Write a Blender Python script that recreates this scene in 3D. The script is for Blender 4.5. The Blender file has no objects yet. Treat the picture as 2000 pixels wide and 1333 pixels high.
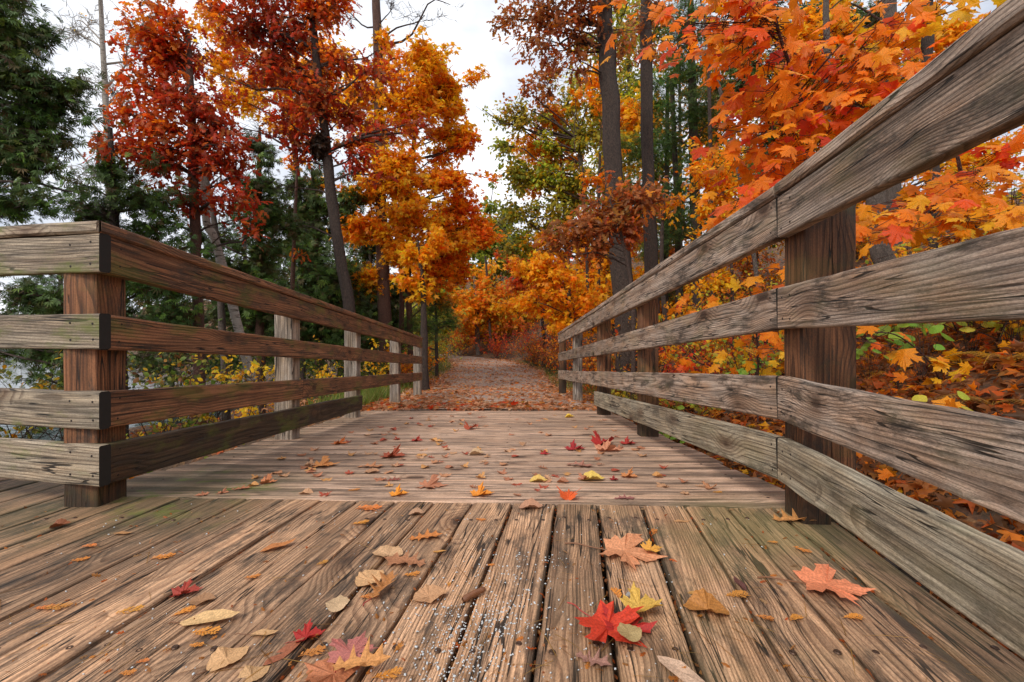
import bpy, math, random
import numpy as np
from mathutils import Vector, Matrix

# ------------------------------------------------------------------ camera, world, light
F = 889.0                      # focal length in pixels of a 2000 px wide picture
CAMH = 0.579
HZ = 657.0                     # picture row of the horizon
sc = bpy.context.scene
cam_d = bpy.data.cameras.new("camera"); cam = bpy.data.objects.new("camera", cam_d)
sc.collection.objects.link(cam)
cam.location = (0, 0, CAMH); cam.rotation_euler = (math.radians(90), 0, 0)
cam_d.sensor_width = 36.0; cam_d.lens = 36.0 * F / 2000.0
cam_d.shift_y = -(666.5 - HZ) / 2000.0
cam_d.clip_start = 0.02; cam_d.clip_end = 3000
sc.camera = cam

SUN_EL, SUN_AZ = math.radians(42), math.radians(215)    # azimuth clockwise from +Y: behind the camera, a little to the left
world = bpy.data.worlds.new("World"); sc.world = world; world.use_nodes = True
wt = world.node_tree; wt.nodes.clear()
wo = wt.nodes.new("ShaderNodeOutputWorld"); bg = wt.nodes.new("ShaderNodeBackground")
sky = wt.nodes.new("ShaderNodeTexSky"); sky.sky_type = 'NISHITA'; sky.sun_disc = False
sky.sun_elevation = SUN_EL; sky.sun_rotation = SUN_AZ; sky.air_density = 1.0; sky.dust_density = 1.5
wtc = wt.nodes.new("ShaderNodeTexCoord"); wmap = wt.nodes.new("ShaderNodeMapping")
wmap.inputs['Scale'].default_value = (1.6, 1.6, 3.4)
wn = wt.nodes.new("ShaderNodeTexNoise"); wn.inputs['Scale'].default_value = 1.5; wn.inputs['Detail'].default_value = 7; wn.inputs['Roughness'].default_value = .55
wr = wt.nodes.new("ShaderNodeValToRGB")
wr.color_ramp.elements[0].position = .30; wr.color_ramp.elements[0].color = (3.7, 4.1, 4.9, 1)
wr.color_ramp.elements[1].position = .68; wr.color_ramp.elements[1].color = (9.0, 9.1, 9.3, 1)
wn2 = wt.nodes.new("ShaderNodeTexNoise"); wn2.inputs['Scale'].default_value = 0.9; wn2.inputs['Detail'].default_value = 5
wr2 = wt.nodes.new("ShaderNodeValToRGB"); wr2.color_ramp.elements[0].position = .36; wr2.color_ramp.elements[0].color = (.55, .55, .55, 1)
wr2.color_ramp.elements[1].position = .50; wr2.color_ramp.elements[1].color = (1, 1, 1, 1)
wmx = wt.nodes.new("ShaderNodeMix"); wmx.data_type = 'RGBA'
L = wt.links.new
L(wtc.outputs['Generated'], wmap.inputs['Vector']); L(wmap.outputs[0], wn.inputs['Vector']); L(wmap.outputs[0], wn2.inputs['Vector'])
L(wn.outputs['Fac'], wr.inputs['Fac']); L(wn2.outputs['Fac'], wr2.inputs['Fac'])
L(wr2.outputs['Color'], wmx.inputs['Factor']); L(sky.outputs[0], wmx.inputs[6]); L(wr.outputs['Color'], wmx.inputs[7])
L(wmx.outputs[2], bg.inputs['Color']); bg.inputs['Strength'].default_value = 0.105
L(bg.outputs[0], wo.inputs['Surface'])

sd = bpy.data.lights.new("sun", 'SUN'); sun = bpy.data.objects.new("sun", sd); sc.collection.objects.link(sun)
sd.energy = 1.5; sd.angle = math.radians(14); sd.color = (1.0, .94, .86)
_d = Vector((math.sin(SUN_AZ) * math.cos(SUN_EL), math.cos(SUN_AZ) * math.cos(SUN_EL), math.sin(SUN_EL)))
sun.rotation_euler = _d.to_track_quat('Z', 'Y').to_euler()
sc.view_settings.view_transform = 'Standard'; sc.view_settings.look = 'None'
sc.view_settings.gamma = 1.0; sc.view_settings.use_curve_mapping = False
sc.view_settings.exposure = 0.60
sc.cycles.max_bounces = 10; sc.cycles.transparent_max_bounces = 8
sc.cycles.diffuse_bounces = 6; sc.cycles.glossy_bounces = 2; sc.cycles.transmission_bounces = 8

rng = np.random.default_rng(7)
R = random.Random(11)
col = sc.collection

# ------------------------------------------------------------------ helpers
def P(u, v, Y):                                   # a point Y metres ahead of the camera, seen at pixel (u, v)
    return Vector(((u - 1000) / F * Y, Y, CAMH - (v - HZ) / F * Y))
def deck_pt(u, v):                                # pixel -> near (level) deck
    Y = CAMH * F / (v - HZ); return ((u - 1000) / F * Y, Y)
FAR_S = 0.0675                                    # the far deck and the path fall away at 6.75 %
def far_z(y): return -FAR_S * (y - 1.575)
def far_pt(u, v):
    Y = (CAMH - FAR_S * 1.575) / ((v - HZ) / F - FAR_S); return ((u - 1000) / F * Y, Y)
def sstep(a, b, x):
    t = np.clip((x - a) / (b - a), 0, 1); return t * t * (3 - 2 * t)

def props(o, label=None, cat=None, group=None, kind=None):
    if label: o['label'] = label
    if cat: o['category'] = cat
    if group: o['group'] = group
    if kind: o['kind'] = kind
    return o
def empty(name, loc=(0, 0, 0), label=None, cat=None, group=None):
    o = bpy.data.objects.new(name, None); col.objects.link(o); o.location = loc
    o.empty_display_size = .05
    return props(o, label, cat, group)
def linkmesh(name, me, mat=None, parent=None, loc=None):
    o = bpy.data.objects.new(name, me); col.objects.link(o)
    if mat is not None and not me.materials: me.materials.append(mat)
    if parent is not None:
        o.parent = parent
        o.location = (Vector(loc) if loc is not None else Vector((0, 0, 0))) - parent.location
    elif loc is not None: o.location = loc
    return o
def np_mesh(name, V, Fc, C=None, smooth=False):
    """V (n,3); Fc (m,k) faces all of k corners; C (m,3) colour per face"""
    V = np.asarray(V, np.float32); Fc = np.asarray(Fc, np.int32); m, k = Fc.shape
    me = bpy.data.meshes.new(name)
    me.vertices.add(len(V)); me.vertices.foreach_set("co", V.ravel())
    me.loops.add(m * k); me.loops.foreach_set("vertex_index", Fc.ravel())
    me.polygons.add(m); me.polygons.foreach_set("loop_start", np.arange(0, m * k, k, dtype=np.int32))
    me.polygons.foreach_set("loop_total", np.full(m, k, np.int32))
    if smooth: me.polygons.foreach_set("use_smooth", np.ones(m, bool))
    me.update(calc_edges=True)
    if C is not None:
        a = me.attributes.new("tint", 'FLOAT_COLOR', 'FACE')
        c4 = np.ones((m, 4), np.float32); c4[:, :3] = C
        a.data.foreach_set("color", c4.ravel())
    return me

# ------------------------------------------------------------------ materials
class NT:
    def __init__(s, name):
        s.m = bpy.data.materials.new(name); s.m.use_nodes = True; s.t = s.m.node_tree; s.t.nodes.clear()
        s.out = s.t.nodes.new("ShaderNodeOutputMaterial")
    def n(s, typ, **kw):
        nd = s.t.nodes.new("ShaderNode" + typ)
        for k, v in kw.items(): setattr(nd, k, v)
        return nd
    def l(s, a, b): s.t.links.new(a, b)
    def inp(s, sock, v):
        if isinstance(v, (int, float, tuple)): sock.default_value = v
        else: s.l(v, sock)
    def math(s, op, a, b=0.0, c=None, clamp=False):
        nd = s.n("Math", operation=op, use_clamp=clamp); s.inp(nd.inputs[0], a); s.inp(nd.inputs[1], b)
        if c is not None: s.inp(nd.inputs[2], c)
        return nd.outputs[0]
    def vmul(s, v, k, add=None):
        nd = s.n("VectorMath", operation='MULTIPLY_ADD' if add is not None else 'MULTIPLY')
        s.inp(nd.inputs[0], v); s.inp(nd.inputs[1], k)
        if add is not None: s.inp(nd.inputs[2], add)
        return nd.outputs[0]
    def noise(s, vec, scale, detail=3, rough=.5, dist=0.0):
        nd = s.n("TexNoise"); s.inp(nd.inputs['Vector'], vec); nd.inputs['Scale'].default_value = scale
        nd.inputs['Detail'].default_value = detail; nd.inputs['Roughness'].default_value = rough; nd.inputs['Distortion'].default_value = dist
        return nd.outputs['Fac']
    def ramp(s, fac, stops):
        nd = s.n("ValToRGB"); cr = nd.color_ramp
        while len(cr.elements) < len(stops): cr.elements.new(.5)
        for e, (p, c) in zip(cr.elements, stops):
            e.position = p; e.color = (*c, 1) if len(c) == 3 else c
        s.inp(nd.inputs[0], fac); return nd.outputs['Color']
    def mr(s, v, a, b, c=0.0, d=1.0, smooth=True):
        nd = s.n("MapRange"); nd.interpolation_type = 'SMOOTHSTEP' if smooth else 'LINEAR'
        s.inp(nd.inputs[0], v)
        for i, x in enumerate((a, b, c, d)): nd.inputs[i + 1].default_value = x
        return nd.outputs[0]
    def mix(s, f, a, b, blend='MIX'):
        nd = s.n("Mix", data_type='RGBA', blend_type=blend); s.inp(nd.inputs[0], f)
        for i, x in ((6, a), (7, b)):
            if isinstance(x, tuple): nd.inputs[i].default_value = (*x, 1)
            else: s.l(x, nd.inputs[i])
        return nd.outputs[2]

def wood(name, light, dark, grey, greyness=.5, moss=0.0, rings=.0075, stain=.5, deck=False, bump=.0016, knots=.55, wav=.022, bvar=.35, damp=False, ringk=.72, dirt=.85):
    T = NT(name)
    tc = T.n("TexCoord"); oi = T.n("ObjectInfo"); rnd = oi.outputs['Random']
    off = T.n("CombineXYZ"); T.l(T.math('MULTIPLY', rnd, 91.3), off.inputs[0]); T.l(T.math('MULTIPLY', rnd, 37.7), off.inputs[1]); T.l(T.math('MULTIPLY', rnd, 53.1), off.inputs[2])
    obj = tc.outputs['Object']
    sep = T.n("SeparateXYZ"); T.l(obj, sep.inputs[0]); x, y, z = sep.outputs
    # knots
    kc = T.vmul(obj, (3.6, 7.5, 4.0), off.outputs[0])
    vo = T.n("TexVoronoi"); vo.voronoi_dimensions = '3D'; T.l(kc, vo.inputs['Vector']); vo.inputs['Scale'].default_value = 1.0; vo.inputs['Randomness'].default_value = .9
    ksep = T.n("SeparateColor"); T.l(vo.outputs['Color'], ksep.inputs[0])
    gate = T.math('GREATER_THAN', ksep.outputs[0], knots)
    kn_d = vo.outputs['Distance']
    kinf = T.math('MULTIPLY', T.mr(kn_d, 0.0, .62, 1, 0), gate)
    # rings: slice through a tree whose pith wanders
    w1 = T.noise(T.vmul(obj, (.55, .5, .5), off.outputs[0]), 1.0, 1, .4)
    w2 = T.noise(T.vmul(obj, (1.5, 7.0, 7.0), off.outputs[0]), 1.0, 2, .45)
    r2 = T.math('FRACT', T.math('MULTIPLY', rnd, 17.17))
    yy = T.math('ADD', y, T.math('MULTIPLY_ADD', w1, .22, T.math('MULTIPLY_ADD', r2, .16, -.19)))
    zz = T.math('ADD', z, T.math('MULTIPLY_ADD', w2, wav, T.math('MULTIPLY_ADD', T.math('FRACT', T.math('MULTIPLY', rnd, 7.7)), .10, .015)))
    rad = T.math('SQRT', T.math('ADD', T.math('POWER', yy, 2.0), T.math('POWER', zz, 2.0)))
    rad = T.math('ADD', rad, T.math('MULTIPLY', kinf, .030))
    fr = T.math('FRACT', T.math('DIVIDE', rad, rings))
    ring = T.math('MULTIPLY', T.mr(fr, .35, .88), T.mr(fr, .90, 1.0, 1, 0))      # 1 = dark late wood
    # fibres, splits
    fib = T.noise(T.vmul(obj, (2.6, 230, 230), off.outputs[0]), 1.0, 4, .7)
    fib2 = T.noise(T.vmul(obj, (2.4, 130, 130), off.outputs[0]), 1.0, 3, .65)
    crn = T.noise(T.vmul(obj, (1.3, 34, 20), off.outputs[0]), 1.0, 2, .5, .15)
    crg = T.mr(T.noise(T.vmul(obj, (2.2, 9, 9), off.outputs[0]), 1.0, 2), .42, .52)
    crack = T.math('MULTIPLY', T.mr(T.math('ABSOLUTE', T.math('SUBTRACT', crn, .5)), .006, .014, 1, 0), crg)
    kcore = T.math('MULTIPLY', T.mr(kn_d, .11, .17, 1, 0), gate)
    khalo = T.math('MULTIPLY', T.mr(kn_d, .12, .40, 1, 0), gate)
    blotch = T.noise(T.vmul(obj, (3.6, 11, 11), off.outputs[0]), 1.0, 7, .7)
    geo = T.n("NewGeometry"); pos = geo.outputs['Position']
    big = T.noise(pos, 1.7, 4, .6)
    c = T.mix(T.math('MULTIPLY', ring, ringk), light, dark)
    c = T.mix(T.math('MULTIPLY', T.mr(blotch, .3, .7), greyness), c, T.mix(T.math('MULTIPLY', ring, .75), grey, tuple(g * .42 for g in grey)))
    hue = T.math('FRACT', T.math('MULTIPLY', rnd, 29.3))
    c = T.mix(T.math('MULTIPLY', hue, .35), c, T.mix(.5, c, (dark[0] * 1.25, dark[1] * 1.1, dark[2] * .9)))
    fshade = T.mr(T.math('MULTIPLY_ADD', fib, .5, T.math('MULTIPLY', fib2, .5)), .36, .62, .62, 1.20)
    cs = T.n("CombineColor"); [T.l(fshade, cs.inputs[i]) for i in range(3)]
    c = T.mix(1.0, c, cs.outputs[0], 'MULTIPLY')
    bs = T.math('MULTIPLY_ADD', T.math('FRACT', T.math('MULTIPLY', rnd, 43.7)), bvar, 1.0 - bvar * .55); cb = T.n("CombineColor"); [T.l(bs, cb.inputs[i]) for i in range(3)]
    c = T.mix(1.0, c, cb.outputs[0], 'MULTIPLY')
    lw = T.mr(T.noise(T.vmul(obj, (2.4, 30, 30), off.outputs[0]), 1.0, 5, .7), .34, .66, .66, 1.20); cl_ = T.n("CombineColor"); [T.l(lw, cl_.inputs[i]) for i in range(3)]
    c = T.mix(1.0, c, cl_.outputs[0], 'MULTIPLY')
    fine = T.math('MULTIPLY', T.mr(T.noise(T.vmul(obj, (1.1, 150, 150), off.outputs[0]), 1.0, 2, .5), .615, .66), .60)
    c = T.mix(fine, c, (.035, .022, .015))
    c = T.mix(T.math('MULTIPLY', khalo, .55), c, (.10, .045, .022))
    c = T.mix(T.math('MULTIPLY', kcore, .8), c, (.035, .017, .010))
    st = T.math('MULTIPLY', T.mr(T.noise(T.vmul(obj, (5.0, 15, 15), off.outputs[0]), 1.0, 8, .74), .49, .64), stain)
    c = T.mix(st, c, (.045, .034, .026))
    grit = T.noise(T.vmul(obj, (160, 420, 420), off.outputs[0]), 1.0, 3, .7)
    gm = T.mr(grit, .30, .70, .74, 1.24); cg = T.n("CombineColor"); [T.l(gm, cg.inputs[i]) for i in range(3)]
    c = T.mix(1.0, c, cg.outputs[0], 'MULTIPLY')
    c = T.mix(T.math('MULTIPLY', crack, .93), c, (.012, .009, .007))
    ps = T.n("SeparateXYZ"); T.l(pos, ps.inputs[0])
    if deck:
        # dirt gathers along the plank edges
        ed = T.math('ADD', T.math('ABSOLUTE', y), T.math('MULTIPLY_ADD', T.noise(T.vmul(obj, (9, 30, 30), off.outputs[0]), 1.0, 3, .6), .016, -.008))
        c = T.mix(T.math('MULTIPLY', T.mr(ed, .063, .071), dirt), c, (.05, .032, .020))
        # old dark weather patches
        wp = T.mr(T.noise(T.vmul(pos, (1.0, .6, 1.0)), 2.3, 5, .62), .50, .66)
        c = T.mix(T.math('MULTIPLY', wp, .32 * dirt), c, T.mix(ring, (.15, .095, .06), (.06, .04, .028)))
        # algae grows on the shaded right-hand planks and round the foot of the left corner post
        mr_ = T.math('MULTIPLY', T.mr(ps.outputs[0], .0, .75), T.mr(ps.outputs[1], 1.75, 1.45))
        mr_ = T.math('MULTIPLY', mr_, T.mr(big, .38, .60))
        c = T.mix(T.math('MULTIPLY', mr_, .55), c, T.mix(fib, (.17, .14, .045), (.32, .27, .11)))
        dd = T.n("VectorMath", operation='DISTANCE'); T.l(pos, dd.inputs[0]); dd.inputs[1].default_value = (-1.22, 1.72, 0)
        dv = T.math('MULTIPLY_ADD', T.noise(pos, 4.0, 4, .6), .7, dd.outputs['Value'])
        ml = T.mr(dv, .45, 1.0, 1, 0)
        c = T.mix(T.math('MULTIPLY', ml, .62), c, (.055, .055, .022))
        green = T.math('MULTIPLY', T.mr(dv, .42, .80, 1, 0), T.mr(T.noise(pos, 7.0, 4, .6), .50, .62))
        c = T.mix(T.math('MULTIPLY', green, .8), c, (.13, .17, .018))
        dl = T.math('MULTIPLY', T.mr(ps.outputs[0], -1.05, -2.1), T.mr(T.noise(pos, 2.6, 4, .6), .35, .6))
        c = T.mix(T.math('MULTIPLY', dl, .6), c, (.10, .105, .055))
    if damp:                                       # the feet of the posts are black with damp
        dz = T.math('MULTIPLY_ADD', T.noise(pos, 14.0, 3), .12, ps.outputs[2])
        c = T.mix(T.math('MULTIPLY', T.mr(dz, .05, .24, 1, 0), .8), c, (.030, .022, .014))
    if moss > 0:
        mm = T.math('MULTIPLY', T.mr(T.noise(T.vmul(pos, (3, 3, 7)), 1.0, 5, .65), .50, .66), moss)
        c = T.mix(mm, c, (.13, .155, .022))
    h = T.math('MULTIPLY_ADD', ring, -.45, T.math('MULTIPLY', fib, .8))
    h = T.math('MULTIPLY_ADD', fib2, .5, h); h = T.math('MULTIPLY_ADD', grit, .35, h)
    h = T.math('MULTIPLY_ADD', crack, -2.2, h)
    h = T.math('MULTIPLY_ADD', kcore, -.6, h)
    bp = T.n("Bump"); bp.inputs['Strength'].default_value = .9; bp.inputs['Distance'].default_value = bump; T.l(h, bp.inputs['Height'])
    b = T.n("BsdfPrincipled"); T.l(c, b.inputs['Base Color']); T.l(bp.outputs[0], b.inputs['Normal'])
    T.l(T.mr(blotch, .2, .8, .52, .82), b.inputs['Roughness']); b.inputs['Specular IOR Level'].default_value = .35
    T.l(b.outputs[0], T.out.inputs['Surface']); return T.m

M = {}
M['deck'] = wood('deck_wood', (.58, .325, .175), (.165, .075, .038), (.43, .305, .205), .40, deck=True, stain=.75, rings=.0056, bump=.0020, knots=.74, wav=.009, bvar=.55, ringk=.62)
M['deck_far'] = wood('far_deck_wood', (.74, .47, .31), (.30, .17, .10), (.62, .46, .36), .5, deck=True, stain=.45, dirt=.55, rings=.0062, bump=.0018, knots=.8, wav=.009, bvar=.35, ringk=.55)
M['rail_grey'] = wood('grey_rail_wood', (.42, .265, .170), (.070, .037, .023), (.50, .405, .33), .85, moss=.12, stain=.85, rings=.0078, bump=.0015, knots=.52, wav=.028, ringk=.68)
M['rail_green'] = wood('algae_rail_wood', (.40, .31, .20), (.12, .082, .05), (.47, .42, .32), .85, moss=.10, stain=.6, rings=.0078, bump=.0014, knots=.68, wav=.020, ringk=.6)
M['rail_red'] = wood('brown_rail_wood', (.36, .155, .070), (.075, .028, .014), (.20, .12, .068), .40, moss=.40, stain=.75, rings=.0088, knots=.55, wav=.032, bump=.0013)
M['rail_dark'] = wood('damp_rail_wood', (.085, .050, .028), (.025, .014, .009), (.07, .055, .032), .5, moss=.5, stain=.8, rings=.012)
M['rail_pale'] = wood('pale_rail_wood', (.46, .35, .235), (.14, .085, .05), (.45, .40, .32), .6, moss=.75, stain=.40, rings=.0090, knots=.60, wav=.03)
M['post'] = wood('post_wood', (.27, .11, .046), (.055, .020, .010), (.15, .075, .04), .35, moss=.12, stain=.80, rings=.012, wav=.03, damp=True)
M['post_grey'] = wood('grey_post_wood', (.42, .31, .21), (.15, .10, .065), (.56, .50, .44), .85, stain=.35, rings=.012)
M['beam'] = wood('beam_wood', (.07, .05, .032), (.03, .02, .014), (.06, .05, .04), .4)

def leafmat(name, attr=True, transl=.50, rough=.45, vein=True):
    T = NT(name)
    if attr:
        a = T.n("Attribute"); a.attribute_name = "tint"; c = a.outputs['Color']
    else:
        oi = T.n("ObjectInfo"); c = oi.outputs['Color']
    tc = T.n("TexCoord")
    nz = T.noise(tc.outputs['Object'], 9.0 if attr else 26.0, 4, .6)
    sh = T.mr(nz, .3, .7, .72, 1.22); cs = T.n("CombineColor"); [T.l(sh, cs.inputs[i]) for i in range(3)]
    c = T.mix(1.0, c, cs.outputs[0], 'MULTIPLY')
    if not attr:                                   # veins and brown spots on the big single leaves
        sp = T.n("SeparateXYZ"); T.l(tc.outputs['Object'], sp.inputs[0])
        ax = T.math('ABSOLUTE', sp.outputs[0])
        mid = T.mr(ax, .0015, .0045, 1, 0)
        vv = T.math('FRACT', T.math('MULTIPLY', T.math('SUBTRACT', sp.outputs[1], ax), 52))
        vv = T.math('MULTIPLY', T.mr(vv, .0, .09, 1, 0), T.mr(ax, .0, .006))
        ve = T.math('MAXIMUM', mid, T.math('MULTIPLY', vv, .6))
        c = T.mix(T.math('MULTIPLY', ve, .42), c, T.mix(.75, c, (.12, .03, .01)))
        spots = T.mr(T.noise(tc.outputs['Object'], 85.0, 3, .6), .62, .70)
        c = T.mix(T.math('MULTIPLY', spots, .5), c, (.09, .035, .015))
    p = T.n("BsdfPrincipled"); T.l(c, p.inputs['Base Color']); p.inputs['Roughness'].default_value = rough
    p.inputs['Specular IOR Level'].default_value = .3
    if not attr:
        bp = T.n("Bump"); bp.inputs['Strength'].default_value = .5; bp.inputs['Distance'].default_value = .003; T.l(nz, bp.inputs['Height']); T.l(bp.outputs[0], p.inputs['Normal'])
    t = T.n("BsdfTranslucent"); T.l(c, t.inputs['Color'])
    mx = T.n("MixShader"); mx.inputs[0].default_value = transl
    T.l(p.outputs[0], mx.inputs[1]); T.l(t.outputs[0], mx.inputs[2]); T.l(mx.outputs[0], T.out.inputs['Surface'])
    return T.m
M['foliage'] = leafmat('foliage', transl=.60)
M['needles'] = leafmat('needles', transl=.15, rough=.6)
M['leaf'] = leafmat('single_leaf', attr=False, transl=.48)
M['dry_leaf'] = leafmat('dry_leaf', attr=False, transl=.10, rough=.5)

def bark(name, a, b, sc_=1.0, white=False):
    T = NT(name); tc = T.n("TexCoord"); o = tc.outputs['Object']
    if white:
        n1 = T.noise(T.vmul(o, (6, 6, 40)), 1, 4, .6)
        c = T.ramp(n1, [(.36, b), (.46, a), (1, a)])
        h = n1
    else:
        v = T.n("TexVoronoi"); v.feature = 'F1'; T.l(T.vmul(o, (34 * sc_, 34 * sc_, 6 * sc_)), v.inputs['Vector'])
        n1 = T.noise(T.vmul(o, (16, 16, 5)), 1, 5, .65)
        f = T.math('MULTIPLY_ADD', v.outputs['Distance'], .6, T.math('MULTIPLY', n1, .5))
        c = T.ramp(f, [(.25, b), (.62, a), (.9, tuple(min(1, q * 1.5) for q in a))])
        h = f
    bp = T.n("Bump"); bp.inputs['Strength'].default_value = 1; bp.inputs['Distance'].default_value = .035; T.l(h, bp.inputs['Height'])
    p = T.n("BsdfPrincipled"); T.l(c, p.inputs['Base Color']); p.inputs['Roughness'].default_value = .85; T.l(bp.outputs[0], p.inputs['Normal'])
    T.l(p.outputs[0], T.out.inputs['Surface']); return T.m
M['bark'] = bark('bark', (.070, .044, .032), (.010, .007, .005), .8)
M['bark_red'] = bark('reddish_bark', (.15, .070, .045), (.030, .015, .010))
M['bark_grey'] = bark('grey_bark', (.17, .13, .105), (.035, .026, .020), 1.3)
M['bark_birch'] = bark('birch_bark', (.36, .31, .26), (.07, .05, .035), white=True)
M['twig'] = bark('twig_bark', (.10, .060, .045), (.05, .03, .02))

def plain(name, c, rough=.7, metal=0.0, nscale=40, amt=.3):
    T = NT(name); tc = T.n("TexCoord"); n1 = T.noise(tc.outputs['Object'], nscale, 3)
    cc = T.mix(T.math('MULTIPLY', n1, amt * 2, clamp=True), c, tuple(q * .45 for q in c))
    p = T.n("BsdfPrincipled"); T.l(cc, p.inputs['Base Color']); p.inputs['Roughness'].default_value = rough; p.inputs['Metallic'].default_value = metal
    T.l(p.outputs[0], T.out.inputs['Surface']); return T.m
M['end'] = plain('damp_end_grain', (.020, .015, .011), .85, nscale=60, amt=.4)
M['salt'] = plain('salt_grains', (.62, .64, .64), .5, nscale=80, amt=.2)
M['screw'] = plain('rusty_screw', (.10, .055, .035), .5, .6)
M['nail'] = plain('dark_nail', (.03, .02, .016), .6, .4)
M['stemr'] = plain('red_leaf_stem', (.42, .06, .04), .5)
M['stemb'] = plain('brown_leaf_stem', (.25, .11, .05), .6)
M['stub'] = plain('brown_stub', (.24, .09, .035), .5, nscale=90, amt=.45)
M['stone'] = plain('grey_stone', (.33, .31, .29), .8)

def ground_mat(name, cols, leafsc, tint=None):
    T = NT(name); geo = T.n("NewGeometry"); pos = geo.outputs['Position']
    v = T.n("TexVoronoi"); T.l(T.vmul(pos, (leafsc, leafsc, leafsc)), v.inputs['Vector']); v.inputs['Scale'].default_value = 1
    s = T.n("SeparateColor"); T.l(v.outputs['Color'], s.inputs[0])
    c = T.ramp(s.outputs[0], cols)
    n1 = T.noise(pos, 3.0, 5, .65); n2 = T.noise(pos, 60.0, 3, .6)
    if tint: c = T.mix(T.mr(n1, .40, .60), c, tint)
    c = T.mix(T.math('MULTIPLY', T.mr(n2, .35, .65), .5), c, (.035, .02, .012))
    h = T.math('MULTIPLY_ADD', n2, .5, T.math('MULTIPLY', v.outputs['Distance'], 1.0))
    bp = T.n("Bump"); bp.inputs['Strength'].default_value = 1; bp.inputs['Distance'].default_value = .03; T.l(h, bp.inputs['Height'])
    p = T.n("BsdfPrincipled"); T.l(c, p.inputs['Base Color']); p.inputs['Roughness'].default_value = .9; T.l(bp.outputs[0], p.inputs['Normal'])
    T.l(p.outputs[0], T.out.inputs['Surface']); return T.m
M['floor'] = ground_mat('forest_floor', [(0, (.05, .025, .012)), (.35, (.16, .06, .02)), (.6, (.28, .11, .03)), (.85, (.22, .10, .04)), (1, (.42, .20, .05))], 17, (.07, .04, .02))
M['path'] = ground_mat('gravel_path', [(0, (.42, .28, .21)), (.5, (.62, .46, .38)), (1, (.74, .60, .52))], 55, (.62, .40, .27))
def water_mat():
    T = NT('water'); geo = T.n("NewGeometry"); n1 = T.noise(T.vmul(geo.outputs['Position'], (2.2, 5, 1)), 1, 3)
    bp = T.n("Bump"); bp.inputs['Strength'].default_value = .35; bp.inputs['Distance'].default_value = .03; T.l(n1, bp.inputs['Height'])
    p = T.n("BsdfPrincipled"); p.inputs['Base Color'].default_value = (.03, .045, .045, 1); p.inputs['Roughness'].default_value = .06; p.inputs['IOR'].default_value = 1.33
    T.l(bp.outputs[0], p.inputs['Normal']); T.l(p.outputs[0], T.out.inputs['Surface']); return T.m
M['water'] = water_mat()

# ------------------------------------------------------------------ terrain, path, water
def path_c(y):                                    # centre of the path
    y = np.asarray(y, float)
    return -.14 - .085 * np.clip(y - 5, 0, 5) + .0 * y - .022 * np.clip(y - 14.5, 0, 60) ** 2
def path_z(y):
    return np.maximum(far_z(np.asarray(y, float)), -.60)
def hnoise(x, y):
    return .05 * np.sin(x * 1.7 + 1.3 * np.sin(y * .9)) + .04 * np.sin(y * 2.3 + x * .8) + .02 * np.sin(x * 5.1 + y * 4.3)
def ground(x, y):
    x = np.asarray(x, float); y = np.asarray(y, float)
    c = path_c(y); d = x - c; pz = path_z(y)
    k = sstep(4.3, 5.05, y)                       # 0 under the boardwalk, 1 on the path
    base = -.95 * (1 - k) + (pz - .02) * k
    right_n = np.maximum(-.95 + 1.5 * np.clip(x - .75, 0, .42), -.95) + .40 * np.clip(x - 1.17, 0, 200)
    right_f = .10 * np.clip(d - 1.75, 0, .8) + .36 * np.clip(d - 2.5, 0, 200)
    rr = sstep(3.6, 6.0, y)
    zr = np.where(x > .75, right_n, -.95) * (1 - rr) + (base + right_f) * rr
    zl = base - .30 * np.clip(-d - 1.95, 0, .8) - .13 * np.clip(-d - 2.75, 0, 12)
    z = np.where(d > 0, zr, zl)
    far = sstep(24, 34, y)                        # rising wood behind the bend
    z = z + far * .10 * np.clip(y - 24, 0, 60) * sstep(-5, -1, x - 0.0)
    z = np.minimum(z, 7 + .02 * x)
    off = sstep(1.6, 2.4, np.abs(d))
    z = z + hnoise(x, y) * off * (1 + .5 * sstep(2, 6, x))
    return z
WATER_Z = -1.32
xs = np.concatenate([np.linspace(-60, -12, 25)[:-1], np.linspace(-12, 12, 161), np.linspace(12, 90, 40)[1:]])
ys = np.concatenate([np.linspace(-14, -2, 13)[:-1], np.linspace(-2, 30, 190), np.linspace(30, 120, 46)[1:]])
GX, GY = np.meshgrid(xs, ys); GZ = ground(GX, GY)
nx, ny = len(xs), len(ys)
idx = np.arange(nx * ny).reshape(ny, nx)
quads = np.stack([idx[:-1, :-1], idx[:-1, 1:], idx[1:, 1:], idx[1:, :-1]], -1).reshape(-1, 4)
g = linkmesh("ground", np_mesh("ground", np.stack([GX, GY, GZ], -1).reshape(-1, 3), quads, smooth=True), M['floor']); props(g, kind='structure')
py = np.linspace(4.93, 34, 120); rows = []
for j, t in enumerate(np.linspace(-1, 1, 15)):
    w = 1.72 + .10 * np.sin(py * 2.1 + (1 if t > 0 else 4)) + .05 * np.sin(py * 5.3)
    w = w + .12 * sstep(6.5, 5, py)
    rows.append(np.stack([path_c(py) + t * w, py, path_z(py) + .010 - .05 * sstep(.75, 1, abs(t)) + .008 * np.sin(py * 3 + t * 5)], -1))
PV = np.stack(rows, 1); n1_, n2_ = PV.shape[:2]; idx = np.arange(n1_ * n2_).reshape(n1_, n2_)
quads = np.stack([idx[:-1, :-1], idx[:-1, 1:], idx[1:, 1:], idx[1:, :-1]], -1).reshape(-1, 4)
p = linkmesh("gravel_path", np_mesh("gravel_path", PV.reshape(-1, 3), quads, smooth=True), M['path']); props(p, kind='structure')
w = linkmesh("water", np_mesh("water", [(-900, -80, WATER_Z), (-2.6, -80, WATER_Z), (-2.6, 900, WATER_Z), (-900, 900, WATER_Z)], [(0, 1, 2, 3)]), M['water']); props(w, kind='structure')
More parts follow.
